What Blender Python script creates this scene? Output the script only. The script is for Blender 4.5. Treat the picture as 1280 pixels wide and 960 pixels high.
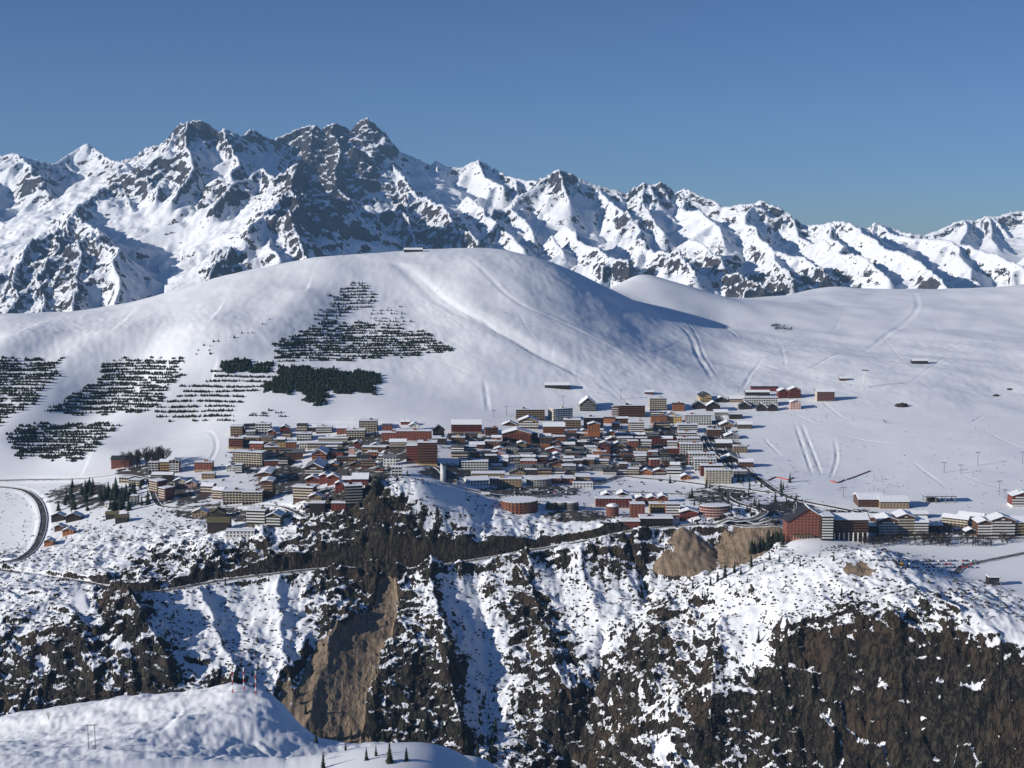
import bpy, bmesh, math, random
import numpy as np
R_ = math.radians
sc = bpy.context.scene
C = sc.collection
for o in list(bpy.data.objects):
    bpy.data.objects.remove(o)

# ------------------------------------------------------------------ camera
F_PX, CX, CY, HZ = 1758.0, 640.0, 480.0, 250.0          # focal length in pixels of a 1280 px wide frame
PITCH = math.atan((CY - HZ) / F_PX)
cam_d = bpy.data.cameras.new('camera')
cam_d.sensor_width = 36.0
cam_d.lens = 36.0 * F_PX / 1280.0
cam_d.clip_start = 1.0
cam_d.clip_end = 60000.0
cam = bpy.data.objects.new('camera', cam_d)
cam.rotation_euler = (math.pi / 2 - PITCH, 0, 0)
C.objects.link(cam)
sc.camera = cam

# ------------------------------------------------------------------ sky, sun, exposure
SUN_ELEV, SUN_AZ = 19.0, 22.0        # sun stands left of the view and SUN_AZ degrees behind the camera's side line
el, az = R_(SUN_ELEV), R_(SUN_AZ)
to_sun = (-math.cos(el) * math.cos(az), -math.cos(el) * math.sin(az), math.sin(el))
w = bpy.data.worlds.new('World')
sc.world = w
w.use_nodes = True
nt = w.node_tree
bg = nt.nodes['Background']
sky = nt.nodes.new('ShaderNodeTexSky')
sky.sky_type = 'NISHITA'
sky.sun_disc = False
sky.sun_elevation = el
sky.sun_rotation = math.atan2(to_sun[0], to_sun[1])
sky.altitude = 0.0
sky.air_density = 1.0
sky.dust_density = 0.5
sky.ozone_density = 2.0
# the thin, dry air of a high winter day: look the sky up a little higher above the horizon, where it is a deeper blue
tc = nt.nodes.new('ShaderNodeTexCoord')
mp = nt.nodes.new('ShaderNodeMapping')
mp.inputs['Scale'].default_value = (1, 1, 1.6)
mp.inputs['Location'].default_value = (0, 0, 0.068)
nrm = nt.nodes.new('ShaderNodeVectorMath'); nrm.operation = 'NORMALIZE'
nt.links.new(tc.outputs['Generated'], mp.inputs['Vector'])
nt.links.new(mp.outputs[0], nrm.inputs[0])
nt.links.new(nrm.outputs[0], sky.inputs['Vector'])
tint = nt.nodes.new('ShaderNodeMix'); tint.data_type = 'RGBA'; tint.blend_type = 'MULTIPLY'
tint.inputs[0].default_value = 1.0
tint.inputs[7].default_value = (.64, .85, 1.27, 1)
nt.links.new(sky.outputs[0], tint.inputs[6])
nt.links.new(tint.outputs[2], bg.inputs['Color'])
bg.inputs['Strength'].default_value = 0.068
sun_d = bpy.data.lights.new('sun', 'SUN')
sun_d.energy = 5.0
sun_d.angle = R_(0.5)
sun_d.color = (1.0, 0.95, 0.87)
sun = bpy.data.objects.new('sun', sun_d)
sun.rotation_euler = (math.pi / 2 - el, 0, math.atan2(to_sun[0], -to_sun[1]))
C.objects.link(sun)
sc.view_settings.view_transform = 'Standard'
sc.view_settings.look = 'None'
sc.view_settings.exposure = 0.08
sc.view_settings.gamma = 1.0
sc.cycles.max_bounces = 4
sc.cycles.diffuse_bounces = 1
sc.cycles.volume_bounces = 0
sc.cycles.caustics_reflective = False
sc.cycles.caustics_refractive = False

# ------------------------------------------------------------------ projection helpers (plan coordinates in metres, camera at the origin)
cp, sp = math.cos(PITCH), math.sin(PITCH)
def P(u, v, D):
    """point of the place seen at photo position u, v when it stands D metres ahead"""
    xr, yr = (u - CX) / F_PX, (CY - v) / F_PX
    k = D / (cp + yr * sp)
    return np.array([xr * k, D, (-sp + yr * cp) * k])
def proj(x, y, z):
    d = y * cp - z * sp
    return CX + F_PX * x / d, CY - F_PX * (y * sp + z * cp) / d
def U2X(u, D):
    return D * (u - CX) / F_PX / (cp - 0.1 * sp)

# ------------------------------------------------------------------ noise
rng = np.random.default_rng(7)
_perm = rng.permutation(512).astype(np.int32)
_ang = rng.uniform(0, 2 * np.pi, 512).astype(np.float32)
_gx, _gy = np.cos(_ang), np.sin(_ang)
def pn(x, y, seed=0):
    x = np.asarray(x, np.float32); y = np.asarray(y, np.float32)
    xi = np.floor(x).astype(np.int32); yi = np.floor(y).astype(np.int32)
    fx = x - xi; fy = y - yi
    def g(ix, iy, dx, dy):
        h = _perm[(_perm[(ix + seed * 37) & 511] + iy) & 511]
        return _gx[h] * dx + _gy[h] * dy
    a = g(xi, yi, fx, fy); b = g(xi + 1, yi, fx - 1, fy)
    c = g(xi, yi + 1, fx, fy - 1); d = g(xi + 1, yi + 1, fx - 1, fy - 1)
    sx = fx * fx * fx * (fx * (fx * 6 - 15) + 10); sy = fy * fy * fy * (fy * (fy * 6 - 15) + 10)
    return ((a + (b - a) * sx) * (1 - sy) + (c + (d - c) * sx) * sy) * 1.5
def fbm(x, y, octv=4, seed=0, gain=0.5):
    s = 0; a = 1.0
    for i in range(octv):
        s = s + a * pn(x * 2 ** i, y * 2 ** i, seed + i); a *= gain
    return s
def ridged(x, y, octv=4, seed=0, gain=0.5):
    s = 0; a = 1.0
    for i in range(octv):
        s = s + a * (1 - 2 * np.abs(pn(x * 2 ** i, y * 2 ** i, seed + i))); a *= gain
    return s / 2
def sstep(a, b, x):
    t = np.clip((x - a) / (b - a), 0, 1)
    return t * t * (3 - 2 * t)

# ------------------------------------------------------------------ material helpers
def mat(name, rough=0.8):
    m = bpy.data.materials.new(name); m.use_nodes = True
    n = m.node_tree; b = n.nodes['Principled BSDF']
    b.inputs['Roughness'].default_value = rough
    b.inputs['Specular IOR Level'].default_value = 0.2
    return m, n, b
def node(n, t, **kw):
    x = n.nodes.new(t)
    for k, v in kw.items():
        if k.startswith('i_'):
            key = k[2:]
            key = int(key) if key.isdigit() else key.replace('_', ' ')
            x.inputs[key].default_value = v
        else:
            setattr(x, k, v)
    return x
def math_(n, op, a, b=None, c=None, clamp=False):
    x = n.nodes.new('ShaderNodeMath'); x.operation = op; x.use_clamp = clamp
    for i, q in enumerate((a, b, c)):
        if q is None: continue
        if isinstance(q, (int, float)): x.inputs[i].default_value = q
        else: n.links.new(q, x.inputs[i])
    return x.outputs[0]
def mixc(n, f, a, b):
    x = n.nodes.new('ShaderNodeMix'); x.data_type = 'RGBA'
    for s, q in ((x.inputs[0], f), (x.inputs[6], a), (x.inputs[7], b)):
        if isinstance(q, (int, float)): s.default_value = q
        elif isinstance(q, tuple): s.default_value = (*q, 1.0) if len(q) == 3 else q
        else: n.links.new(q, s)
    return x.outputs[2]
def noise_(n, scale, detail=4, rough=0.55, vec=None, out='Fac'):
    x = node(n, 'ShaderNodeTexNoise', i_Scale=scale, i_Detail=detail, i_Roughness=rough)
    if vec is not None: n.links.new(vec, x.inputs['Vector'])
    return x.outputs[out]
def mapr(n, val, a, b, c=0.0, d=1.0, smooth=True):
    x = node(n, 'ShaderNodeMapRange'); x.interpolation_type = 'SMOOTHSTEP' if smooth else 'LINEAR'
    n.links.new(val, x.inputs[0])
    for i, q in enumerate((a, b, c, d)): x.inputs[i + 1].default_value = q
    return x.outputs[0]
def stretch(n, sx, sy, sz, rot=(0, 0, 0)):
    g = node(n, 'ShaderNodeNewGeometry')
    m = node(n, 'ShaderNodeMapping'); m.inputs['Scale'].default_value = (sx, sy, sz)
    m.inputs['Rotation'].default_value = rot
    n.links.new(g.outputs['Position'], m.inputs['Vector'])
    return m.outputs[0]

# ------------------------------------------------------------------ mesh helpers
def np_mesh(name, V, Fq, smooth=True):
    me = bpy.data.meshes.new(name)
    V = np.asarray(V, np.float32); Fq = np.asarray(Fq, np.int32)
    k = Fq.shape[1]
    me.vertices.add(len(V)); me.vertices.foreach_set('co', V.ravel())
    me.loops.add(Fq.size); me.loops.foreach_set('vertex_index', Fq.ravel())
    me.polygons.add(len(Fq)); me.polygons.foreach_set('loop_start', np.arange(0, Fq.size, k, dtype=np.int32))
    me.polygons.foreach_set('use_smooth', np.full(len(Fq), smooth))
    me.update(); me.validate()
    return me
def grid_faces(nr, nc):
    i = np.arange(nr - 1)[:, None] * nc + np.arange(nc - 1)[None, :]
    i = i.ravel()
    return np.stack([i, i + 1, i + nc + 1, i + nc], 1)
def link(name, me, parent=None, **props):
    o = bpy.data.objects.new(name, me); C.objects.link(o)
    if parent is not None: o.parent = parent
    for k, v in props.items(): o[k] = v
    return o
def attr(me, name, arr):
    a = me.attributes.new(name, 'FLOAT', 'POINT'); a.data.foreach_set('value', np.asarray(arr, np.float32).ravel())

# ------------------------------------------------------------------ the near terrain: slopes, gorge, shelf with the town, dome hill
ctl = []
def col(u, vis, hid=()):
    for v, D in vis: ctl.append(P(u, v, D))
    for D, z in hid: ctl.append(np.array([U2X(u, D), D, z]))
FAR = [(3200, -500), (4300, -900)]
nearL = [(10, -7), (100, -55), (250, -122), (400, -186)]
nearR = [(10, -7), (100, -60), (300, -185), (500, -330), (680, -450), (850, -520)]
col(-160, [(960, 490), (800, 1270), (715, 1420), (640, 1660), (570, 1840), (500, 2000), (450, 2120), (405, 2330)],
    nearL + [(720, -300), (880, -440), (1050, -490), (2600, -235)] + FAR)
col(0, [(960, 475), (880, 1190), (800, 1250), (715, 1400), (690, 1500), (640, 1650), (600, 1780), (570, 1840), (500, 2000), (450, 2120), (398, 2330)],
    nearL + [(720, -300), (880, -450), (1050, -500), (2600, -235)] + FAR)
col(150, [(960, 462), (860, 1200), (800, 1240), (740, 1325), (700, 1400), (650, 1530), (600, 1700), (570, 1840), (500, 2040), (450, 2150), (389, 2350)],
    nearL + [(720, -310), (900, -470), (1090, -510), (2650, -230)] + FAR)
col(300, [(960, 450), (870, 1200), (800, 1270), (735, 1350), (722, 1356), (680, 1400), (665, 1420), (650, 1480), (600, 1660), (560, 1800), (520, 1900), (450, 2080), (400, 2230), (347, 2420)],
    nearL + [(690, -310), (880, -480), (1080, -530), (2700, -190)] + FAR)
col(400, [(960, 442), (920, 1190), (800, 1280), (715, 1372), (702, 1376), (645, 1430), (600, 1640), (540, 1850), (510, 1920), (450, 2100), (380, 2320), (324, 2500)],
    nearL + [(640, -320), (850, -490), (1080, -540), (2750, -170)] + FAR)
col(520, [(960, 435), (940, 1190), (800, 1300), (712, 1385), (692, 1390), (620, 1425), (602, 1445), (590, 1560), (560, 1700), (520, 1900), (450, 2120), (380, 2370), (313, 2600)],
    nearL + [(610, -330), (850, -500), (1080, -550), (1495, -302), (2850, -160)] + FAR)
col(600, [(960, 1180), (800, 1305), (700, 1395), (684, 1405), (640, 1450), (615, 1540), (590, 1640), (540, 1820), (500, 1990), (450, 2120), (400, 2270), (350, 2440), (312, 2600)],
    nearL[:3] + [(400, -200), (560, -320), (850, -510), (1080, -550), (2850, -150)] + FAR)
col(680, [(960, 1190), (800, 1320), (690, 1415), (678, 1422), (640, 1480), (610, 1580), (560, 1750), (500, 2010), (450, 2140), (400, 2300), (360, 2450), (331, 2570)],
    nearR + [(1050, -540), (2850, -165)] + FAR)
col(735, [(880, 1232), (960, 1185)])
col(760, [(790, 1298), (735, 1372)])
col(790, [(690, 1408), (665, 1430), (640, 1500), (600, 1640), (560, 1780), (500, 2030), (450, 2200), (410, 2430), (376, 2600), (348, 3060)],
    [(2790, -208), (3350, -230), (3700, -420), (4200, -800)])
col(800, [(960, 1130), (880, 1195), (820, 1260)], nearR + [(1000, -540)])
col(900, [(960, 1110), (880, 1150), (800, 1215), (750, 1285), (712, 1330), (694, 1420), (656, 1449), (620, 1570), (590, 1670), (500, 2050), (450, 2350), (400, 2800), (371, 3300)],
    [(1000, -530), (3600, -290), (4000, -560), (4400, -900)])
col(838, [(353, 3060)], [(2860, -206)])
col(875, [(366, 3120)])
col(855, [(722, 1386), (692, 1416), (664, 1446)])
col(830, [(738, 1378)])
col(900, [], [(1372, -374)])
col(945, [(704, 1330), (688, 1425), (657, 1450)], [(1372, -362)])
col(990, [(960, 1100), (880, 1135), (800, 1165), (750, 1220), (700, 1310), (676, 1400), (640, 1500), (600, 1640), (500, 2050), (450, 2350), (400, 2850), (367, 3450)],
    nearR + [(1000, -530), (3800, -270), (4100, -480), (4400, -800)])
col(1080, [(960, 1085), (880, 1108), (800, 1135), (750, 1190), (688, 1272), (680, 1395), (660, 1440), (600, 1650), (500, 2050), (450, 2350), (400, 2850), (364, 3500)],
    [(1000, -520), (1312, -334), (3800, -270), (4100, -480), (4400, -800)])
col(1200, [(960, 1060), (880, 1080), (800, 1108), (750, 1178), (736, 1212), (720, 1290), (700, 1345), (670, 1420), (620, 1570), (550, 1820), (500, 2050), (450, 2350), (400, 2850), (360, 3500)],
    nearR + [(990, -520), (3800, -270), (4100, -480), (4400, -800)])
col(1300, [(960, 1040), (880, 1060), (800, 1100), (770, 1150), (740, 1225), (700, 1345), (670, 1420), (620, 1570), (550, 1820), (500, 2050), (450, 2350), (400, 2850), (355, 3500)],
    [(980, -510), (3800, -270), (4100, -480), (4400, -800)])
col(1460, [(960, 1040), (800, 1100), (740, 1225), (670, 1420), (620, 1570), (550, 1820), (450, 2350), (352, 3500)],
    nearR + [(980, -510), (3800, -270), (4100, -480), (4400, -800)])
for (u, v, D) in [(-60, 900, 650), (0, 893, 645), (75, 882, 640), (150, 872, 635), (220, 868, 625), (290, 863, 615), (332, 869, 605), (365, 890, 592), (386, 924, 572), (450, 933, 560), (520, 943, 545), (585, 956, 530), (640, 978, 515)]:
    e = P(u, v, D); ctl.append(e)
    ctl.append(np.array([U2X(u, D + 24), D + 24, e[2] - 13]))
    ctl.append(np.array([U2X(u, D - 34), D - 34, e[2] + 5.5]))
ctl = [c for c in ctl if not (560 < c[1] < 652 and c[2] < -150 and False)]
ctl = np.array(ctl)
_S = 1000.0
def _phi(r2): return 0.5 * r2 * np.log(r2 + 1e-9)
cxy = ctl[:, :2] / _S
A = _phi(((cxy[:, None, :] - cxy[None]) ** 2).sum(-1))
n_ = len(ctl); Q = np.concatenate([np.ones((n_, 1)), cxy], 1)
M_ = np.zeros((n_ + 3, n_ + 3)); M_[:n_, :n_] = A + np.eye(n_) * 2e-4; M_[:n_, n_:] = Q; M_[n_:, :n_] = Q.T
W_ = np.linalg.solve(M_, np.concatenate([ctl[:, 2], np.zeros(3)]))
def tps(x, y):
    sh = x.shape; x = x.ravel() / _S; y = y.ravel() / _S
    out = W_[n_] + W_[n_ + 1] * x + W_[n_ + 2] * y
    c32 = cxy
    for i in range(n_):
        r2 = (x - c32[i, 0]) ** 2 + (y - c32[i, 1]) ** 2 + 1e-9
        out += (0.5 * W_[i]) * r2 * np.log(r2)
    return out.reshape(sh)

NC = 820
T = np.linspace(-0.43, 0.43, NC)
Drow = np.concatenate([np.linspace(8, 480, 36, endpoint=False), np.linspace(480, 670, 90, endpoint=False),
                       np.linspace(670, 1030, 50, endpoint=False), np.linspace(1030, 1500, 350, endpoint=False),
                       np.linspace(1500, 2000, 190, endpoint=False), np.linspace(2000, 2750, 180, endpoint=False),
                       np.linspace(2750, 4400, 90)])
NR = len(Drow)
X = T[None, :] * Drow[:, None]; Y = np.repeat(Drow[:, None], NC, 1)
Z = tps(X, Y)

# polyline helpers in plan
def seg_dist(X, Y, pts, box=None):
    """distance to a polyline, and its interpolated third coordinate at the nearest point"""
    best = np.full(X.shape, 1e9, np.float32); zz = np.zeros(X.shape, np.float32)
    for a, b in zip(pts[:-1], pts[1:]):
        dx, dy = b[0] - a[0], b[1] - a[1]
        L2 = dx * dx + dy * dy + 1e-6
        t = np.clip(((X - a[0]) * dx + (Y - a[1]) * dy) / L2, 0, 1)
        d = np.hypot(X - a[0] - t * dx, Y - a[1] - t * dy)
        m = d < best
        best = np.where(m, d, best); zz = np.where(m, a[2] + t * (b[2] - a[2]), zz)
    return best, zz
def smooth_line(pts, n=6):
    pts = [np.array(p, float) for p in pts]
    pts = [2 * pts[0] - pts[1]] + pts + [2 * pts[-1] - pts[-2]]
    out = []
    for i in range(1, len(pts) - 2):
        p0, p1, p2, p3 = pts[i - 1:i + 3]
        for k in range(n):
            t = k / n
            out.append(0.5 * ((2 * p1) + (-p0 + p2) * t + (2 * p0 - 5 * p1 + 4 * p2 - p3) * t * t + (-p0 + 3 * p1 - 3 * p2 + p3) * t ** 3))
    out.append(pts[-2])
    return out

# snow / rock layout: how bare each stretch of ground is (photo position, bareness)
ROCK = [(740,955,.95),(700,957,.9),(780,955,.9),(745,975,.95),(700,980,.9),(800,985,.9),(5,885,.9),(-30,880,.9),(0,720,.45),(40,745,.4),(60,780,.55),(20,800,.6),(100,820,.85),(40,870,.8),(100,870,.85),(0,840,.6),(160,775,.95),(150,740,.8),(190,845,.95),(130,850,.8),(240,860,.6),
 (210,760,.35),(250,770,.22),(290,745,.3),(330,760,.2),(300,830,.35),(290,870,.75),(340,840,.45),(370,790,.3),(370,850,.6),(235,810,.55),(265,800,.2),(390,750,.4),(420,780,.9),(415,740,.92),(400,830,.8),
 (440,850,1),(420,900,1),(480,760,1),(460,800,1),(470,900,1),(500,840,.9),(520,770,.65),(530,730,.45),(545,760,.4),(560,800,.6),(555,840,.75),(590,750,.12),(600,800,.12),(605,840,.2),(620,870,.35),(600,910,.3),(630,830,.5),(600,950,.5),
 (550,880,.85),(520,910,.98),(570,930,.8),(640,750,.7),(660,780,.88),(680,800,.8),(650,840,.62),(700,730,.35),(740,725,.2),(720,770,.35),(700,830,.7),(740,790,.3),(660,890,.6),(720,890,.92),(690,930,.8),(650,940,.55),(760,740,.42),(780,715,.35),(820,720,.45),(800,760,.5),(810,690,.5),(790,680,.8),(750,690,.6),(680,700,.7),(620,715,.35),(590,715,.4),(900,690,.6),(880,665,.4),(940,665,.7),
 (200,705,.8),(230,690,.6),(270,705,.88),(310,690,.8),(350,695,.85),(400,690,.85),(400,660,.7),(440,650,.9),(480,640,.95),(475,620,.7),(500,680,.92),(430,690,.85),(380,670,.6),(460,700,.95),(535,640,.12),(520,610,.1),(560,620,.02),(560,665,.35),(590,640,.1),(540,692,.85),(575,692,.95),(610,688,.95),(620,650,.4),(640,670,.35),(660,690,.85),(600,660,.3),(700,650,.1),(720,670,.25),(690,672,.5),(250,665,.25),(200,665,.35),(150,700,.45),(120,680,.3),(60,690,.15),(60,720,.45),(340,668,.3),(300,660,.1),(180,640,.15),(100,650,.2),(130,660,.3),
 (900,740,.22),(870,745,.45),(940,720,.2),(980,720,.15),(1050,710,.1),(1000,750,.15),(850,780,.62),(830,830,.85),(800,800,.6),(780,850,.75),(760,920,.75),(820,900,.6),(870,840,.7),(870,880,.5),(880,930,.8),(940,780,.1),(960,820,.12),(900,800,.4),(910,850,.5),(930,890,.65),(930,940,.9),(1000,820,.95),(985,780,.35),(1000,790,.6),(1040,770,.75),(1080,790,.6),(1100,810,.95),(1050,850,1),(1100,900,1),(1000,930,1),(1000,870,1),(1150,850,.9),(1200,900,.95),(1200,820,.8),(1180,770,.55),(1150,770,.7),(1140,740,.5),(1100,720,.35),(1080,730,.4),(1250,770,.15),(1220,760,.3),(1230,800,.45),(1270,830,.5),(1260,890,.9),(1260,945,.5),(1150,950,1),(1060,745,.55),(1160,720,.05),(1010,950,1),(970,900,.9),(960,860,.55)]
def rock_density(u, v):
    num = np.zeros(u.shape, np.float32); den = np.full(u.shape, 1e-6, np.float32)
    for a, b, r in ROCK:
        w_ = np.exp(-(((u - a) / 26) ** 2 + ((v - b) / 22) ** 2))
        num += w_ * r; den += w_
    return num / den, den

u_, v_ = proj(X, Y, Z)
sel = (Y > 1030) & (Y < 1560)
r0 = np.zeros_like(Z, dtype=np.float32)
rs = slice(np.searchsorted(Drow, 1030), np.searchsorted(Drow, 1580))
rd, rden = rock_density(u_[rs].astype(np.float32), v_[rs].astype(np.float32))
rd = rd * sstep(0.02, 0.25, rden)
r0[rs] = rd
hidden_gorge = (Y > 640) & (Y < 1100) & (Z < -260)
r0 = np.where(r0 > .12, np.minimum(r0 + .05, 1.0), r0)
r0 = np.where((Y < 1150) & (Y > 650) & (r0 < .05), .95 * sstep(-235, -280, Z), r0)

RIBS = [([(535, 716), (548, 780), (560, 850), (575, 930)], 17, 26, 10), ([(655, 702), (668, 760), (690, 820), (700, 900)], 13, 24, 11), ([(418, 722), (420, 790), (398, 850), (385, 910)], 9, 12, 18), ([(150, 748), (185, 800), (215, 862)], 13, 22, 10), ([(90, 790), (120, 850)], 9, 18, 10), ([(252, 745), (272, 800), (292, 860)], 7, 16, 8), ([(346, 740), (352, 800), (366, 860)], 7, 16, 8),
 ([(832, 765), (822, 840), (800, 910)], 10, 20, 9), ([(902, 790), (892, 860), (880, 940)], 10, 20, 9), ([(986, 790), (980, 860), (970, 950)], 11, 18, 12), ([(1050, 800), (1045, 870), (1040, 950)], 7, 12, 6), ([(1120, 800), (1125, 870), (1120, 950)], 8, 14, 6), ([(1190, 810), (1200, 880), (1195, 950)], 7, 12, 6), ([(1250, 810), (1245, 950)], 7, 12, 7),
 ([(602, 722), (606, 800), (612, 890)], -7, 14, 14), ([(784, 676), (798, 712), (812, 748)], -9, 5, 5), ([(752, 800), (738, 880), (704, 960)], -10, 10, 10), ([(470, 618), (482, 690)], 10, 20, 10), ([(330, 672), (345, 715)], 7, 14, 7), ([(262, 680), (275, 722)], 7, 14, 7), ([(400, 660), (405, 708)], 6, 12, 7), ([(730, 700), (745, 770)], 6, 14, 7), ([(955, 775), (950, 840), (945, 900)], -6, 12, 12)]
for pts, amp, wl_, wr_ in RIBS:
    Ls = []
    for (a, b) in pts:
        k_ = np.argmin((u_[rs] - a) ** 2 + (v_[rs] - b) ** 2); q = np.unravel_index(k_, u_[rs].shape)
        Ls.append(np.array([X[rs][q], Y[rs][q], 0.0]))
    Ls = smooth_line(Ls, 5)
    xs, ys = np.array([q[0] for q in Ls]), np.array([q[1] for q in Ls])
    o_ = np.argsort(ys)
    xn = np.interp(Y[rs], ys[o_], xs[o_]) + 5 * fbm(X[rs] / 45, Y[rs] / 30, 3, 241)
    sx_ = X[rs] - xn
    dd_, _ = seg_dist(X[rs], Y[rs], Ls)
    along = sstep(26, 0, np.maximum(0, np.maximum(Y[rs] - ys.max(), ys.min() - Y[rs])))
    prof = np.where(sx_ < 0, np.exp(-np.abs(sx_) / wl_), np.exp(-np.abs(sx_) / wr_))
    Z[rs] += amp * prof * along
ZS = Z.copy()
# relief: ribs, gullies and crags where the ground is bare, gentle drifts where it is snow
cr = sstep(0.15, 0.8, r0)
wx = 14 * fbm(X / 60, Y / 60, 3, 3); wy = 14 * fbm(X / 60 + 9, Y / 60 + 4, 3, 5)
ribs = ridged((X + wx) / 46, (Y + wy) / 130, 5, 11, 0.52)
crag = fbm((X + wx) / 17, (Y + wy) / 15, 4, 21, 0.55)
face = sstep(1020, 1060, Y) * sstep(1560, 1440, Y)
Z = Z + face * cr * (8.0 * (ribs - 0.15) + 4.2 * crag)
Z = Z + face * (1 - 0.6 * cr) * sstep(0.03, 0.25, r0) * (2.4 * fbm(X / 28, Y / 34, 4, 31) + 1.6 * ridged(X / 12, Y / 40, 3, 33))
# ledges on the right-hand cliff
cl = sstep(0.8, 1.0, r0) * face
st = 9.0 + 2 * pn(X / 70, Y / 70, 41)
Z = Z + cl * 6.0 * (ridged((X + wx) / 24, (Y + wy) / 90, 4, 45) - .3)
led = fbm(X / 13, Z / 7, 3, 47, .6)
Z = Z + face * sstep(.45, .95, r0) * 3.2 * led
# soft drifts everywhere
Z = Z + 0.5 * fbm(X / 75, Y / 75, 2, 51) * sstep(300, 520, Y) * (1 - 0.7 * face) * (1 - .8 * sstep(2400, 2700, Y))
# foreground knoll: wind-shaped hollows
kn = sstep(430, 500, Y) * sstep(700, 640, Y) * sstep(-20, -80, X)
Z = Z + kn * (1.5 * fbm(X / 40, Y / 46, 3, 61) + 0.8 * fbm(X / 12, Y / 14, 3, 65) + .22 * fbm((X + Y * .3) / 3.2, (Y - X * .3) / 9, 3, 67))
# dome and back slopes: broad swells
bk = sstep(1880, 2100, Y)
Z = Z + bk * (5.0 * fbm(X / 230, Y / 260, 3, 71) + 0.5 * fbm(X / 60, Y / 80, 3, 75) * sstep(2750, 2500, Y) + .8 * fbm(X / 140, Y / 200, 2, 76) * sstep(2500, 2750, Y))
rip = sstep(0, .5, fbm(X / 260, Y / 260, 2, 77)) * sstep(1950, 2150, Y) * sstep(2700, 2500, Y)
Z = Z + sstep(1900, 2100, Y) * sstep(2750, 2550, Y) * .28 * fbm(X / 14, Y / 26, 2, 78)
Z = Z + rip * .36 * pn((X + Y * .35) / 9, (Y - X * .35) / 22, 79)

hs = slice(np.searchsorted(Drow, 1720), np.searchsorted(Drow, 2500))
HT = dict(Z=Z)
def _gl(pts):
    uh, vh = proj(X[hs], Y[hs], Z[hs]); out = []
    for (a, b) in pts:
        q = np.unravel_index(np.argmin((uh - a) ** 2 + (vh - b) ** 2), uh.shape); out.append(np.array([X[hs][q], Y[hs][q], 0.0]))
    return smooth_line(out, 5)
for pts, amp, wl_, wr_ in [([(135, 436), (90, 478), (30, 535), (-10, 570)], 22, 60, 75), ([(258, 425), (215, 480), (170, 530), (120, 575)], 20, 60, 70), ([(20, 430), (-40, 500)], 15, 40, 60), ([(380, 375), (330, 420), (275, 445)], 9, 40, 50), ([(496, 326), (520, 350), (580, 392), (650, 428), (720, 462)], -2.8, 13, 16), ([(520, 330), (560, 362), (620, 400), (690, 430)], 1.2, 24, 36)]:
    Ls = _gl(pts); ya = np.array([q[1] for q in Ls]); xa = np.array([q[0] for q in Ls]); o_ = np.argsort(ya)
    dd_, _ = seg_dist(X[hs], Y[hs], Ls)
    sx_ = X[hs] - np.interp(Y[hs], ya[o_], xa[o_])
    wd_ = np.where(sx_ < 0, wl_, wr_)
    Z[hs] += amp * np.exp(-(dd_ / wd_) ** 2) * sstep(1740, 1840, Y[hs])
SCREE = np.zeros_like(Z, dtype=np.float32)
MUD = np.zeros_like(Z, dtype=np.float32)
HT = dict(X=X, Y=Y, Z=Z)
def h_at(x, y):
    t = x / y
    j = (t - T[0]) / (T[1] - T[0]); j = min(max(j, 0), NC - 1.001); j0 = int(j); fj = j - j0
    i0 = int(np.searchsorted(Drow, y, 'right')) - 1; i0 = min(max(i0, 0), NR - 2)
    fi = (y - Drow[i0]) / (Drow[i0 + 1] - Drow[i0]); fi = min(max(fi, 0), 1)
    Zg = HT['Z']
    return float((Zg[i0, j0] * (1 - fj) + Zg[i0, j0 + 1] * fj) * (1 - fi) + (Zg[i0 + 1, j0] * (1 - fj) + Zg[i0 + 1, j0 + 1] * fj) * fi)
def ground(u, v, dmin=400, dmax=4300):
    """first point of the terrain met by the line of sight through photo position u, v"""
    xr, yr = (u - CX) / F_PX, (CY - v) / F_PX
    ky = cp + yr * sp
    i = np.arange(np.searchsorted(Drow, dmin), np.searchsorted(Drow, dmax))
    D = Drow[i]
    t = xr / ky
    j = (t - T[0]) / (T[1] - T[0]); j0 = int(j); fj = j - j0
    zt = HT['Z'][i, j0] * (1 - fj) + HT['Z'][i, j0 + 1] * fj
    zr = (-sp + yr * cp) / ky * D
    dif = zr - zt
    k = np.nonzero(dif <= 0)[0]
    if len(k) == 0: 
        k0 = len(D) - 1; d = D[k0]
    elif k[0] == 0: d = D[0]
    else:
        k0 = k[0]; f = dif[k0 - 1] / (dif[k0 - 1] - dif[k0] + 1e-9)
        d = D[k0 - 1] + f * (D[k0] - D[k0 - 1])
    return np.array([t * d, d, (-sp + yr * cp) / ky * d])

# gorge road: a bench cut into the wall
road_px = [(-40, 708, 1420), (0, 713, 1405), (60, 722, 1378), (110, 729, 1352), (140, 736, 1330), (165, 741, 1322), (200, 740, 1328), (250, 731, 1345), (300, 723, 1356), (350, 717, 1364), (400, 712, 1375), (460, 711, 1382), (520, 713, 1385), (560, 706, 1392), (610, 698, 1402), (660, 689, 1415), (700, 683, 1424), (740, 675, 1431), (775, 667, 1437), (820, 660, 1443), (870, 656, 1449)]
road_pts = smooth_line([P(*p) for p in road_px], 6)
sl = slice(np.searchsorted(Drow, 1260), np.searchsorted(Drow, 1500))
d_, z_ = seg_dist(X[sl], Y[sl], road_pts)
Zs = Z[sl]
bench = 1 - sstep(4.6, 9.0, d_)
Z[sl] = Zs * (1 - bench) + z_ * bench
MUD[sl] = np.maximum(MUD[sl], (1 - sstep(4, 8, d_)) * 0.55)
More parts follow.
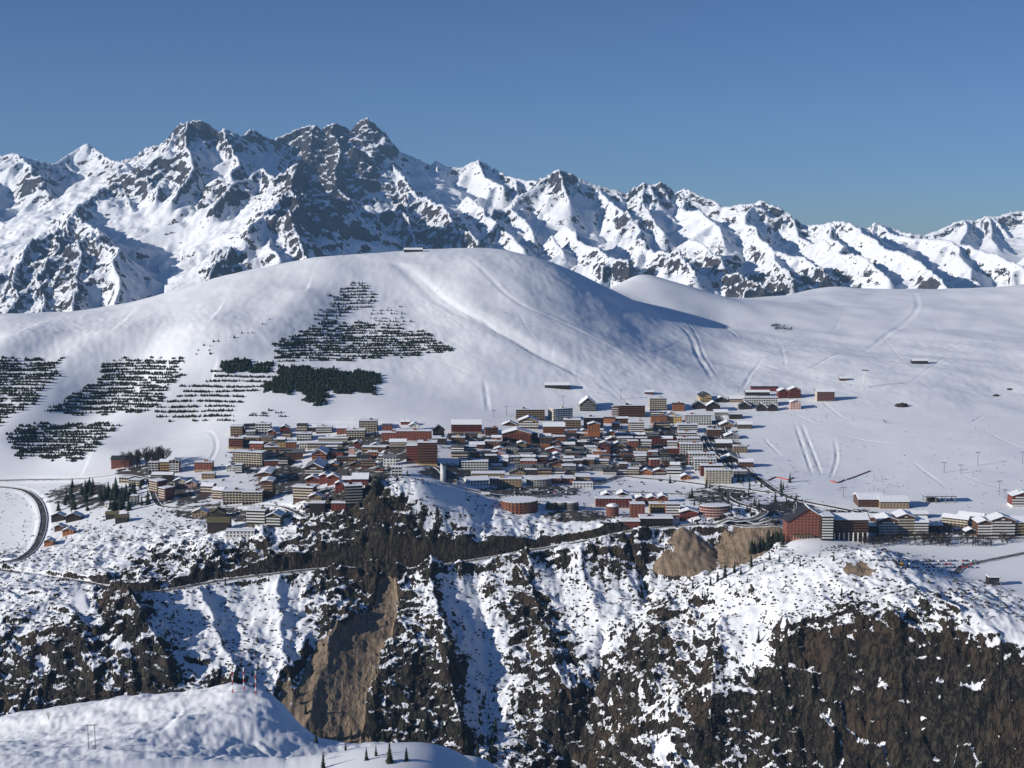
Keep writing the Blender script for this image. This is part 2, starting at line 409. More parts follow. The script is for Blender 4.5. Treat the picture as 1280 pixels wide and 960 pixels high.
# spoil heaps tipped over the lip (apex photo position, D, slope, reach)
for (u0, v0, D0, sl_, rad) in [(853, 657, 1444, .57, 62), (940, 655, 1447, .5, 80), (962, 655, 1445, .5, 60)]:
    a = P(u0, v0, D0)
    dd = np.hypot(X - a[0], (Y - a[1])) + 2.0 * pn(X / 9, Y / 9, 81)
    cone = a[2] + 1.0 - sl_ * np.maximum(dd, 3.0)
    m = (dd < rad) & (Y < a[1] + 4)
    up = m & (cone > Z)
    SCREE = np.where(up, np.clip((cone - Z) / 2.0, 0, 1), SCREE)
    Z = np.where(up, cone + 0.7 * fbm(X / 5, Y / 14, 3, 83), Z)
# brown talus fan in the middle of the gorge
fan_px = [(484, 726, 1360), (478, 765, 1325), (452, 812, 1285), (425, 860, 1245), (405, 915, 1198)]
fan = smooth_line([P(*p) for p in fan_px], 4)
fan3 = [np.array([p[0], p[1], 9 + 34 * i / len(fan)]) for i, p in enumerate(fan)]
d_, wd = seg_dist(X[rs], Y[rs], fan3)
fm = 1 - sstep(0.65, 1.15, d_ / wd + 0.28 * fbm(X[rs] / 9, Y[rs] / 40, 3, 87))
SCREE[rs] = np.maximum(SCREE[rs], fm)
Z[rs] = Z[rs] * (1 - .85 * fm) + .85 * fm * (ZS[rs] - 2.0 + 1.6 * ridged(X[rs] / 11, Y[rs] / 70, 3, 88) + .5 * fbm(X[rs] / 4, Y[rs] / 5, 2, 86))
for (u0, v0, ru, rv) in [(1072, 712, 22, 10), (920, 682, 28, 22), (945, 672, 22, 20), (965, 668, 16, 12)]:
    uu, vv = proj(X[rs], Y[rs], Z[rs])
    tt = (uu - u0) * 0.6 + (vv - v0) * 0.8
    q = ((uu - u0) / ru) ** 2 + ((vv - v0) / rv) ** 2
    SCREE[rs] = np.maximum(SCREE[rs], 1 - sstep(0.6, 1.1, q + 1.1 * fbm(X[rs] / 7, Y[rs] / 16, 3, 89)))
HT['Z'] = Z

# pistes and lift tracks pressed into the snow: (photo positions, half width, depth)
PISTES = [([(503, 332), (530, 352), (580, 390), (640, 425), (720, 468), (760, 490)], 4, .7), ([(575, 318), (610, 345), (650, 380), (700, 402), (760, 432), (800, 455)], 4, .6), ([(604, 468), (608, 495), (611, 517)], 3, .6),
 ([(828, 395), (860, 417), (875, 450), (896, 486)], 4, .8), ([(838, 392), (866, 412), (880, 445), (902, 480)], 2.5, .5), ([(871, 384), (900, 405), (928, 428)], 3, .6), ([(1140, 364), (1146, 386), (1100, 425), (1060, 446)], 5, .6), ([(940, 452), (1000, 465), (1060, 440)], 3, .5),
 ([(992, 524), (1004, 560), (1018, 600)], 1.8, .8), ([(1000, 524), (1014, 560), (1030, 600)], 1.8, .8), ([(1042, 546), (1046, 572), (1036, 602)], 1.8, .7), ([(952, 545), (978, 572)], 1.6, .6), ([(1030, 540), (1090, 552), (1140, 556)], 2, .6), ([(1010, 470), (1080, 478), (1200, 460), (1280, 452)], 3, .5), ([(1150, 396), (1280, 388)], 4, .8), ([(1060, 420), (1160, 412), (1280, 404)], 4, .6),
 ([(926, 490), (940, 465), (955, 445)], 2.5, .6), ([(700, 478), (760, 492), (830, 496)], 3, .6), ([(590, 520), (500, 528), (400, 528), (300, 532)], 2.5, .6), ([(180, 548), (230, 545), (262, 540), (270, 560), (256, 585)], 2.2, .5),
 ([(100, 945), (160, 925), (210, 905), (224, 890), (218, 882), (190, 882)], 1.4, .4), ([(240, 958), (270, 945), (290, 930), (330, 940), (360, 948), (350, 958)], 1.3, .4)]
_pr = random.Random(3)
for i in range(46):      # fainter single tracks criss-crossing the slopes
    if i % 3 == 0: u, v = _pr.uniform(480, 760), _pr.uniform(340, 470); du_, dv_ = _pr.uniform(40, 150), _pr.uniform(20, 80)
    else: u, v = _pr.uniform(820, 1260), _pr.uniform(385, 600); du_, dv_ = _pr.uniform(-120, 120), _pr.uniform(4, 46)
    PISTES.append(([(u, v), (u + du_ * .5, v + dv_ * .5 + _pr.uniform(-6, 6)), (u + du_, min(v + dv_, 612))], _pr.uniform(1.2, 2.2), _pr.uniform(.25, .5)))
for pts, hw, dp in PISTES:
    g = [ground(*p) for p in pts]
    g = smooth_line(g, 6); ga = np.array(g)
    i0, i1 = np.searchsorted(Drow, ga[:, 1].min() - 30), np.searchsorted(Drow, ga[:, 1].max() + 30)
    tt = ga[:, 0] / ga[:, 1]
    j0, j1 = np.searchsorted(T, tt.min() - .02), np.searchsorted(T, tt.max() + .02)
    d_, _z = seg_dist(X[i0:i1, j0:j1], Y[i0:i1, j0:j1], g)
    ln_ = max(ga[:, 1].max() - ga[:, 1].min(), np.ptp(ga[:, 0]))
    e0 = np.hypot(X[i0:i1, j0:j1] - ga[0, 0], Y[i0:i1, j0:j1] - ga[0, 1]); e1 = np.hypot(X[i0:i1, j0:j1] - ga[-1, 0], Y[i0:i1, j0:j1] - ga[-1, 1])
    endf = sstep(0, .3 * ln_ + 5, e0) * sstep(0, .3 * ln_ + 5, e1)
    wob = 1 + .5 * pn(X[i0:i1, j0:j1] / 30, Y[i0:i1, j0:j1] / 30, 251)
    Z[i0:i1, j0:j1] += endf * wob * (-dp * (1 - sstep(hw * .5, hw * 1.3, d_)) + .35 * dp * np.exp(-((d_ - hw * 1.8) / (hw * .6)) ** 2))
HT['Z'] = Z
# town roads: (photo positions, width)
ROADS = [
 ([(-40, 606), (20, 611), (44, 622), (54, 642), (53, 662), (44, 684), (24, 700), (-30, 708)], 6.0),
 ([(-40, 602), (40, 600), (110, 598), (150, 594), (186, 600)], 6.0),
 ([(186, 600), (196, 628), (210, 634), (240, 636), (275, 634), (330, 632), (380, 646)], 5.0),
 ([(556, 605), (585, 612), (620, 619), (655, 622), (690, 620), (715, 612), (735, 604), (760, 600)], 7.0),
 ([(745, 606), (775, 596), (800, 598), (840, 601), (880, 606), (915, 610), (935, 612)], 7.0),
 ([(760, 614), (800, 616), (850, 618), (885, 620)], 6.0),
 ([(897, 520), (905, 545), (915, 565), (930, 585), (955, 604), (975, 617), (1000, 626), (1040, 634), (1085, 643)], 8.0),
 ([(935, 612), (955, 615), (975, 617)], 7.0),
 ([(915, 610), (908, 620), (925, 630), (950, 637), (954, 642), (930, 648), (905, 650), (880, 655)], 7.0),
 ([(1000, 626), (1000, 636), (990, 643), (960, 648), (930, 648)], 7.0),
 ([(880, 655), (900, 656), (945, 657), (985, 660)], 7.0),
 ([(395, 560), (430, 566), (470, 566), (500, 584), (545, 584), (560, 600)], 6.0),
 ([(560, 560), (620, 556), (660, 562), (700, 552), (730, 546), (760, 548)], 6.0),
 ([(480, 552), (520, 552), (560, 548), (610, 548), (640, 540), (700, 546)], 5.0),
 ([(1100, 670), (1150, 674), (1200, 672), (1240, 674), (1300, 672)], 6.0),
 ([(1195, 716), (1205, 708), (1230, 702), (1260, 696), (1300, 688)], 5.0),
 ([(880, 545), (888, 560), (905, 575), (918, 590)], 5.0),
]
road_lines = []
for pts, wd in ROADS:
    g = [ground(*p) if p[0] > -130 else None for p in pts]
    g = smooth_line([q for q in g if q is not None], 8)
    zz = np.array([h_at(q[0], q[1]) for q in g])
    ker = np.ones(5) / 5
    zz = np.convolve(np.pad(zz, 2, mode='edge'), ker, mode='valid')
    g = [np.array([q[0], q[1], z]) for q, z in zip(g, zz)]
    road_lines.append((g, wd))
for g, wd in road_lines:
    ga = np.array(g)
    i0, i1 = np.searchsorted(Drow, ga[:, 1].min() - 20), np.searchsorted(Drow, ga[:, 1].max() + 20)
    t0, t1 = (ga[:, 0] / ga[:, 1]).min() - .015, (ga[:, 0] / ga[:, 1]).max() + .015
    j0, j1 = np.searchsorted(T, t0), np.searchsorted(T, t1)
    d_, z_ = seg_dist(X[i0:i1, j0:j1], Y[i0:i1, j0:j1], g)
    bl = 1 - sstep(wd / 2 + 1.5, wd / 2 + 7, d_)
    Z[i0:i1, j0:j1] = Z[i0:i1, j0:j1] * (1 - bl) + z_ * bl
    MUD[i0:i1, j0:j1] = np.maximum(MUD[i0:i1, j0:j1], .62 * (1 - sstep(wd / 2 + 1, wd / 2 + 4, d_)))
HT['Z'] = Z
# trodden, salted and bare ground between the houses
uu, vv = proj(X, Y, Z)
def blob(u0, v0, ru, rv): return np.exp(-(((uu - u0) / ru) ** 2) - ((vv - v0) / rv) ** 2)
town = np.zeros_like(Z, dtype=np.float32)
for q in [(225, 615, 60, 22), (360, 600, 60, 26), (450, 590, 60, 20), (180, 590, 50, 14), (320, 645, 60, 12), (470, 560, 110, 26), (330, 570, 60, 30), (700, 565, 120, 30), (830, 560, 70, 40), (900, 560, 34, 46), (900, 620, 60, 14), (980, 635, 60, 12), (1060, 645, 60, 12), (1180, 660, 80, 14), (660, 615, 90, 12), (260, 640, 60, 14), (420, 620, 60, 16), (110, 620, 70, 22), (560, 590, 50, 14), (720, 645, 60, 10)]:
    town = np.maximum(town, blob(*q).astype(np.float32))
MUD = np.maximum(MUD, np.where((Y > 1400) & (Y < 2150), .68 * sstep(.12, .8, town), 0))

me = np_mesh('terrain', np.stack([X, Y, Z], -1).reshape(-1, 3), grid_faces(NR, NC))
attr(me, 'rock', r0); attr(me, 'scree', SCREE); attr(me, 'mud', MUD)
terrain = link('terrain', me, kind='structure')

# ------------------------------------------------------------------ snow-and-rock ground material
def ground_material(name, scale=1.0, rockbase=0.0, far=False):
    m, n, b = mat(name, 0.75)
    at = lambda k: node(n, 'ShaderNodeAttribute', attribute_name=k).outputs['Fac']
    geo = node(n, 'ShaderNodeNewGeometry')
    nz = node(n, 'ShaderNodeSeparateXYZ'); n.links.new(geo.outputs['Normal'], nz.inputs[0])
    if far:
        v1 = stretch(n, .020, .020, .034); v2 = stretch(n, .005, .005, .008, (0.3, .2, .5)); v3 = stretch(n, .09, .06, .11)
    else:
        v1 = stretch(n, .10, .10, .17, (0.15, .1, .3)); v2 = stretch(n, .022, .022, .04); v3 = stretch(n, .45, .25, .3)
    n1 = noise_(n, 1, 5, .62, v1); n2 = noise_(n, 1, 4, .6, v2); n3 = noise_(n, 1, 3, .6, v3)
    r = math_(n, 'MULTIPLY', at('rock'), 1.0 if far else .85)
    e = math_(n, 'MULTIPLY_ADD', math_(n, 'SUBTRACT', n1, .5), 1.35 if not far else 1.35, r)
    e = math_(n, 'MULTIPLY_ADD', math_(n, 'SUBTRACT', n2, .5), 1.1 if not far else .8, e)
    if not far:
        nV = noise_(n, 1, 4, .6, stretch(n, .075, .012, .012, (0, 0, .18)))
        e = math_(n, 'MULTIPLY_ADD', math_(n, 'SUBTRACT', nV, .5), 1.7, e)
    e = math_(n, 'MULTIPLY_ADD', math_(n, 'SUBTRACT', n3, .5), 1.15 if not far else .9, e)
    e = math_(n, 'MULTIPLY_ADD', math_(n, 'SUBTRACT', .76 if not far else .70, nz.outputs['Z']), 1.9 if not far else 2.6, e)
    if far:
        msk = mapr(n, e, .47, .56)
    else:
        e = math_(n, 'MULTIPLY', e, mapr(n, r, 0.0, .10))
        msk = mapr(n, e, .50, .57)
    # rock colour
    nA = noise_(n, 1, 6, .65, stretch(n, .30, .30, .09) if not far else stretch(n, .022, .022, .010))
    nB = noise_(n, 1, 4, .6, stretch(n, .015, .02, .02))
    if far:
        rk = mixc(n, mapr(n, nA, .35, .65), (.018, .018, .026), (.080, .069, .066))
    else:
        rk = mixc(n, mapr(n, nA, .36, .64), (.007, .006, .005), (.062, .051, .037))
        rk = mixc(n, mapr(n, nB, .46, .62, 0, .6), rk, (.072, .047, .029))
    if not far:
        nC = noise_(n, 1, 4, .6, stretch(n, .10, .10, .028, (.2, .1, .4)))
        crack = mapr(n, math_(n, 'ABSOLUTE', math_(n, 'SUBTRACT', nC, .5)), 0.0, .05)
        rk = mixc(n, math_(n, 'MULTIPLY_ADD', crack, .75, .25), (.004, .004, .004), rk)
    else:
        crack = None
    snow = mixc(n, mapr(n, n2, .3, .7), (.80, .82, .86), (.86, .87, .89))
    colr = mixc(n, msk, snow, rk)
    if not far:
        nS = noise_(n, 1, 5, .65, stretch(n, .3, .05, .08))
        sc_c = mixc(n, mapr(n, nS, .3, .7), (.165, .122, .082), (.30, .225, .155))
        sc_m = mapr(n, math_(n, 'MULTIPLY_ADD', math_(n, 'SUBTRACT', n1, .5), .5, at('scree')), .35, .6)
        colr = mixc(n, sc_m, colr, sc_c)
        mud = mapr(n, math_(n, 'MULTIPLY_ADD', math_(n, 'SUBTRACT', n1, .5), 1.2, at('mud')), .5, .62)
        colr = mixc(n, mud, colr, (.06, .052, .045))
    n.links.new(colr, b.inputs['Base Color'])
    bp = node(n, 'ShaderNodeBump', i_Strength=1.0, i_Distance=(3.0 if not far else 22.0))
    hsum = math_(n, 'MULTIPLY', math_(n, 'ADD', n1, math_(n, 'MULTIPLY', n3, .5)), math_(n, 'MULTIPLY_ADD', msk, .95, .03 if not far else .10))
    if not far:
        hsum = math_(n, 'MULTIPLY_ADD', math_(n, 'MULTIPLY', math_(n, 'ADD', nA, math_(n, 'MULTIPLY', crack, .35)), 1.2), math_(n, 'MULTIPLY', msk, math_(n, 'MULTIPLY_ADD', sc_m, -.85, 1.0)), hsum)
    n.links.new(hsum, bp.inputs['Height'])
    n.links.new(bp.outputs[0], b.inputs['Normal'])
    return m
terrain.data.materials.append(ground_material('snow_and_rock_ground'))

# ------------------------------------------------------------------ roads
m_asphalt, n, b = mat('worn_asphalt', .85)
n.links.new(mixc(n, mapr(n, noise_(n, 1, 4, .6, stretch(n, .15, .15, .15)), .4, .66), (.050, .049, .048), (.16, .155, .15)), b.inputs['Base Color'])
m_kerb, n, b = mat('snow_bank', .8); b.inputs['Base Color'].default_value = (.56, .56, .58, 1)
m_conc, n, b = mat('concrete_wall', .85)
n.links.new(mixc(n, noise_(n, 1, 4, .6, stretch(n, .4, .4, .4)), (.20, .19, .175), (.38, .36, .33)), b.inputs['Base Color'])
def ribbon(line, offs, lift):
    L = np.array(line); tn = np.gradient(L[:, :2], axis=0); tn /= np.linalg.norm(tn, axis=1)[:, None] + 1e-9
    nr = np.stack([-tn[:, 1], tn[:, 0]], 1)
    V = []
    for (o, dz) in offs:
        V.append(np.concatenate([L[:, :2] + nr * o, (L[:, 2] + dz + lift)[:, None]], 1))
    V = np.stack(V, 1)
    return V.reshape(-1, 3), grid_faces(len(L), len(offs))
for g, wd in road_lines + [(road_pts, 6.5)]:
    fine = smooth_line([np.array(q) for q in g], 2)
    V, Fq = ribbon(fine, [(-wd / 2, -.8), (-wd / 2, 0), (0, .05), (wd / 2, 0), (wd / 2, -.8)], .30)
    rm = np_mesh('road', V, Fq, False); rm.materials.append(m_asphalt)
    ro = link('road', rm, kind='structure')
    for sgn in (-1, 1):
        o1 = sgn * (wd / 2 + .15); o2 = sgn * (wd / 2 + 1.3)
        V, Fq = ribbon(fine, [(o1, -.6), (o1 + sgn * .2, .35), (o2 - sgn * .3, .45), (o2, -.8)][::sgn], .30)
        V[:, 2] += .25 * pn(V[:, 0] / 4, V[:, 1] / 4, 200) * (V[:, 2] > V[:, 2].min())
        km = np_mesh('snow_bank', V, Fq, True); km.materials.append(m_kerb)
        link('snow_bank', km, ro)
# masonry parapet along the gorge road
fine = smooth_line([np.array(q) for q in road_pts], 2)
V, Fq = ribbon(fine, [(-4.1, -7.0), (-3.8, .9), (-3.3, .9), (-3.3, -1.0)], .3)
pm = np_mesh('parapet_wall', V, Fq, False); pm.materials.append(m_conc)
link('parapet_wall', pm, label='low grey masonry wall holding up the outer edge of the gorge road', category='wall')

# ------------------------------------------------------------------ the mountain range behind
crest = [(-120,205,10800),(-60,200,10900),(0,196,11000),(12,192,11000),(20,191,11000),(30,197,11000),(45,200,11000),(60,204,11100),(68,205,11200),(85,193,11400),(100,184,11500),(108,179,11500),(115,183,11500),(130,193,11300),(143,202,11000),(165,198,10600),(185,183,10200),(200,182,10000),(210,172,9900),(222,156,9850),(235,152,9800),(250,150,9800),(262,156,9800),(275,166,9800),(280,160,9800),(292,165,9850),(300,170,9900),(310,163,10000),(318,162,10100),(330,170,10150),(338,174,10200),(352,170,10300),(375,160,10400),(392,155,10400),(402,162,10400),(408,158,10400),(417,153,10400),(430,158,10450),(440,163,10500),(448,152,10500),(458,147,10500),(466,153,10500),(474,160,10500),(480,164,10500),(490,178,10500),(505,193,10500),(513,196,10500),(522,197,10500),(530,203,10500),(537,206,10500),(546,202,10500),(560,208,10500),(570,210,10500),(580,208,10500),(590,203,10500),(598,200,10500),(608,205,10500),(620,212,10500),(635,220,10400),(645,222,10300),(655,225,10250),(663,226,10200),(670,225,10150),(680,222,10100),(692,215,10000),(698,211,10000),(705,214,10000),(714,217,10000),(725,223,10000),(740,230,10000),(755,234,10000),(775,239,10000),(785,241,10000),(793,234,10000),(805,229,10000),(818,231,10000),(826,227,10000),(835,233,10000),(845,241,10000),(853,236,10000),(860,237,9950),(875,244,9900),(890,250,9850),(897,252,9800),(901,258,9800),(915,258,9700),(925,255,9650),(940,255,9600),(953,250,9600),(965,256,9550),(980,262,9500),(992,272,9450),(1003,281,9400),(1025,281,9200),(1040,277,9100),(1056,276,9000),(1068,281,9200),(1083,286,9500)]
crest2 = [(1083,286,9800),(1095,278,9800),(1105,282,9800),(1120,287,9800),(1140,292,9700),(1155,294,9700)]
crest3 = [(1140,300,11600),(1155,294,11500),(1175,287,11500),(1195,277,11500),(1205,275,11500),(1220,275,11500),(1235,270,11500),(1250,270,11500),(1262,265,11500),(1270,264,11500),(1280,264,11500),(1330,262,11500),(1400,266,11500)]
spurs = [
 [(20,191,11000),(40,215,10400),(62,242,9800)], [(-20,200,11000),(-15,250,9900),(0,290,9000)],
 [(165,200,10500),(143,222,9500),(160,250,9000),(172,288,8500)], [(143,222,9500),(120,245,9000),(91,271,8600)],
 [(91,271,8600),(129,293,7900),(140,330,7300),(146,395,6600)], [(91,271,8600),(70,300,8000),(58,335,7500),(50,400,6800)], [(75,285,8300),(30,315,7800),(0,395,6900)], [(118,288,8100),(100,330,7400),(92,395,6700)],
 [(235,152,9800),(232,185,9400),(242,212,9100),(215,250,8700)], [(210,175,9900),(185,215,9300),(195,250,8800)],
 [(280,160,9800),(290,185,9500),(300,205,9200),(285,235,8700),(268,258,8400)],
 [(327,214,8900),(355,228,8500),(374,209,8300)], [(268,258,8400),(290,230,8650),(327,214,8900)],
 [(374,209,8300),(363,238,7900),(370,290,7300),(385,330,6900)], [(404,222,9000),(437,248,8800),(470,285,8500)],
 [(340,262,7900),(330,285,7500),(350,320,7000)], [(363,238,7900),(335,262,7600),(310,285,7300)],
 [(305,305,7400),(285,318,7100),(262,345,6800)],
 [(460,150,10500),(470,190,10200),(500,215,9900),(512,235,9600),(540,252,9200),(565,280,8700),(598,306,8200)],
 [(417,153,10400),(425,190,9900),(420,225,9400)], [(392,156,10400),(388,185,10000)], [(510,238,9600),(505,270,9000),(520,305,8400)],
 [(598,200,10500),(606,220,10200),(630,232,9900)], [(585,245,9600),(605,262,9300),(622,282,8900),(640,296,8500),(655,310,8200)],
 [(645,224,10250),(648,245,9800),(642,258,9500),(662,283,9000),(668,300,8600)],
 [(698,211,10000),(704,232,9700),(712,250,9400)], [(745,233,10000),(768,256,9500),(792,274,9200),(806,302,8700)], [(620,262,9300),(612,290,8700)],
 [(706,280,8900),(722,300,8500),(750,312,8100),(786,334,7700)], [(690,295,8600),(705,315,8200)],
 [(805,229,10000),(812,262,9500),(830,290,9000)], [(850,240,10000),(872,262,9500),(900,284,9000),(905,302,8700)],
 [(862,297,8500),(892,318,8100),(905,335,7800)], [(806,312,8100),(847,316,7800),(868,340,7400)], [(910,345,7500),(935,350,7300),(955,365,7100)],
 [(953,250,9600),(932,264,9300),(932,278,9100),(948,294,8700),(968,314,8300),(978,336,7900),(990,355,7500)], [(985,264,9500),(996,283,9200),(1018,306,8800)], [(968,314,8300),(1005,322,8100),(1035,345,7700)],
 [(1060,276,9000),(1095,300,8500),(1130,316,8000),(1165,340,7500),(1190,364,7200)], [(1040,278,9100),(1048,315,8300),(1085,322,8000),(1112,348,7600)],
 [(1100,280,9800),(1130,296,9400),(1190,301,8900),(1240,316,8500),(1280,335,8200),(1330,360,7900)], [(1190,301,8900),(1215,335,8300),(1225,365,7800)],
 [(1205,275,11500),(1208,290,11100),(1200,302,10800)], [(1235,270,11500),(1240,290,11100),(1246,306,10700)], [(1280,264,11500),(1300,290,11000),(1320,310,10500)],
 [(1290,310,9000),(1320,350,8200)],
]
lines = [[P(*p) for p in L] for L in [crest, crest2, crest3] + spurs]
_r = random.Random(77)
def roughen(L, step=170, amp=.16):
    out = [L[0]]
    for a, b in zip(L[:-1], L[1:]):
        ln = np.linalg.norm(b - a); k = max(1, int(ln / step))
        tx, ty = (b - a)[:2] / (ln + 1e-6)
        for i in range(1, k):
            f = i / k; o_ = _r.gauss(0, amp * step)
            out.append(a + (b - a) * f + np.array([-ty * o_, tx * o_, _r.gauss(0, .07 * step)]))
        out.append(b)
    return out
lines = lines[:3] + [roughen(L) for L in lines[3:]]
# minor ribs falling off every ridge
rr = random.Random(5)
minor = []
for L in lines:
    acc = 0
    for a, b in zip(L[:-1], L[1:]):
        ln = np.hypot(*(b - a)[:2]); k = rr.random() * 260
        while k < ln:
            p = a + (b - a) * k / ln
            tx, ty = (b - a)[:2] / (ln + 1e-6)
            for s in (1, -1):
                if rr.random() < .25: continue
                nx, ny = -ty * s + tx * rr.uniform(-.5, .5), tx * s + ty * rr.uniform(-.5, .5)
                l1 = rr.uniform(160, 560)
                q = p + np.array([nx * l1, ny * l1, -l1 * rr.uniform(.40, .66)])
                minor.append([p - np.array([0, 0, 6]), (p + q) / 2 + np.array([_r.gauss(0, 22), _r.gauss(0, 22), _r.uniform(-14, 10)]), q])
            k += rr.uniform(110, 330)
MNC, MD = 860, np.concatenate([np.linspace(5200, 6400, 30, endpoint=False), np.linspace(6400, 10800, 400, endpoint=False), np.linspace(10800, 11800, 80, endpoint=False), np.linspace(11800, 13000, 14)])
MT = np.linspace(-0.43, 0.43, MNC)
MZs = (len(MD), MNC)
MX = (MT[None, :] * MD[:, None]).astype(np.float32); MY = np.repeat(MD[:, None], MNC, 1).astype(np.float32)
wxm = 105 * fbm(MX / 420, MY / 420, 4, 101, .55); wym = 105 * fbm(MX / 420 + 7, MY / 420 + 3, 4, 107, .55)
# keep crests where they are: fade the warp out near the main lines
NEAR = np.full(MX.shape, 1e4, np.float32)
def height_of(lines, s1, L1, s2, reach, mark=False, asym=0.0):
    H = np.full(MX.shape, -1e4, np.float32)
    for L in lines:
        for a, b in zip(L[:-1], L[1:]):
            ylo, yhi = min(a[1], b[1]) - reach, max(a[1], b[1]) + reach
            i0, i1 = np.searchsorted(MD, ylo), np.searchsorted(MD, yhi)
            xlo, xhi = min(a[0], b[0]) - reach, max(a[0], b[0]) + reach
            tl = min(xlo / max(ylo, 5000), xlo / yhi); th = max(xhi / max(ylo, 5000), xhi / yhi)
            j0, j1 = max(0, np.searchsorted(MT, tl)), min(MNC, np.searchsorted(MT, th))
            if i1 <= i0 or j1 <= j0: continue
            x, y = MX[i0:i1, j0:j1], MY[i0:i1, j0:j1]
            dx, dy = float(b[0] - a[0]), float(b[1] - a[1])
            t = np.clip(((x - a[0]) * dx + (y - a[1]) * dy) / (dx * dx + dy * dy + 1e-6), 0, 1)
            d0 = np.hypot(x - a[0] - t * dx, y - a[1] - t * dy)
            f = sstep(20, 260, d0)
            if mark: NEAR[i0:i1, j0:j1] = np.minimum(NEAR[i0:i1, j0:j1], d0)
            ex, ey = x + wxm[i0:i1, j0:j1] * f, y + wym[i0:i1, j0:j1] * f
            d = np.hypot(ex - a[0] - t * dx, ey - a[1] - t * dy)
            if asym: d = d * np.where(ex - a[0] - t * dx > 0, 1 + asym * np.clip((ex - a[0] - t * dx) / (d + 1), 0, 1), 1 - .3 * asym * np.clip(-(ex - a[0] - t * dx) / (d + 1), 0, 1))
            z = float(a[2]) + t * float(b[2] - a[2]) - s1 * L1 * (1 - np.exp(-d / L1)) - s2 * d
            H[i0:i1, j0:j1] = np.maximum(H[i0:i1, j0:j1], z)
    return H
height_of(lines[:3], .8, 240, .36, 400, True)
NEARC = NEAR.copy()
height_of(lines[3:], .8, 240, .36, 260, True)
NEARS = NEAR.copy(); NEAR = NEARC
Hm = np.maximum(height_of(lines[:3], .85, 260, .40, 1700), height_of(lines[3:], .98, 290, .42, 1250, False, .25))
Hn = height_of(minor, .75, 120, .55, 420)
base = np.minimum(-1120 + (MY - 5200) * 0.13, -330 - .2 * np.maximum(0, MY - 11000)) + 60 * fbm(MX / 900, MY / 900, 3, 111)
def smax(a, b, k):
    h = np.clip(0.5 + 0.5 * (a - b) / k, 0, 1)
    return b + (a - b) * h + k * h * (1 - h)
Hc = smax(Hm, np.minimum(Hn, Hm + 75), 14)
Hc = smax(Hc, base, 90)
above = sstep(0, 250, Hc - base)
nearcrest = np.exp(-np.maximum(0, Hm - Hc + 0) / 50)
rg = ridged((MX + wxm) / 260, (MY + wym) / 300, 6, 121, .55)
fb = fbm((MX + wxm) / 120, (MY + wym) / 120, 5, 131, .55)
fade = .5 + .5 * sstep(10, 160, NEAR)
mu, mv = proj(MX, MY, Hc)
# bareness of the faces (photo position, reach, amount)
FARROCK = [(45,225,28,22,.34),(165,220,30,30,.14),(205,215,34,34,.34),(250,165,34,18,.60),(300,180,30,20,.2),(400,180,50,30,.62),(455,190,36,40,.55),(430,225,40,24,.4),(145,235,22,24,.3),(90,320,50,60,.34),(20,370,50,50,.26),(280,245,34,24,.34),(375,245,36,44,.40),(285,330,30,18,.5),(410,280,60,50,.38),(500,270,60,44,.30),(560,295,40,22,.42),(700,222,30,20,.28),(820,240,34,20,.28),(850,325,26,14,.42),(910,330,30,20,.25),(975,275,26,16,.32),(730,320,40,20,.1),(930,360,44,14,.5),(1020,352,54,14,.5),(770,338,50,14,.25),(1160,355,20,12,.3),(1260,270,40,20,.15),(640,270,40,30,.12),(790,275,30,20,.2)]
fr = np.zeros(MZs, np.float32)
for a, b, ra, rb, am in FARROCK:
    fr += am * np.exp(-((mu - a) / ra) ** 2 - ((mv - b) / rb) ** 2)
fr = np.minimum(fr * 1.1, .66) + .18 * sstep(240, 30, NEAR) + .04 * sstep(130, 15, NEARS) * sstep(-.1, .5, fbm(MX / 300, MY / 300, 2, 171)) + .05
rug = .15 + .85 * sstep(.06, .42, fr)
cragm = ridged((MX + .4 * wxm) / 105, (MY + .4 * wym) / 130, 5, 151, .58)
fine = ridged((MX + .3 * wxm) / 46, (MY + .3 * wym) / 60, 3, 161, .6)
MZ = Hc + above * fade * ((13 + 26 * rug) * (rg - .35) + (4 + 12 * rug) * fb) + above * rug * (30 * (cragm - .3) + 11 * (fine - .3))
# per bearing, settle the highest line of sight onto the traced skyline
elev = (MZ / MY).max(0)
sky_line = np.array(sorted([(p[0] / p[1], p[2] / p[1]) for L in (crest, crest2, crest3) for p in [P(*q) for q in L]]))
# upper envelope of the traced skyline
env = np.full(MNC, -1.0)
for L in (crest, crest2, crest3):
    q = np.array([[P(*p)[0] / P(*p)[1], P(*p)[2] / P(*p)[1]] for p in L])
    e_ = np.interp(MT, q[:, 0], q[:, 1], left=-1, right=-1)
    env = np.maximum(env, e_)
jag = 0.0007 * fbm(MT * 260, MT * 0, 4, 141)
env = np.where(env > -.9, env + jag, elev)
dif = np.clip(env - elev, -.01, .01)
ker = np.exp(-np.linspace(-2, 2, 13) ** 2); ker /= ker.sum()
dif = np.convolve(np.pad(dif, 6, mode='edge'), ker, mode='valid')
wgt = sstep(900, 60, NEAR)
MZ = MZ + dif[None, :] * MY * wgt
mme = np_mesh('mountain_range', np.stack([MX, MY, MZ], -1).reshape(-1, 3), grid_faces(len(MD), MNC))
attr(mme, 'rock', fr)
mountains = link('mountain_range', mme, kind='structure')
mountains.data.materials.append(ground_material('far_snow_and_rock', far=True))
print('terrain ok', NR * NC, MZ.shape, ctl.shape)


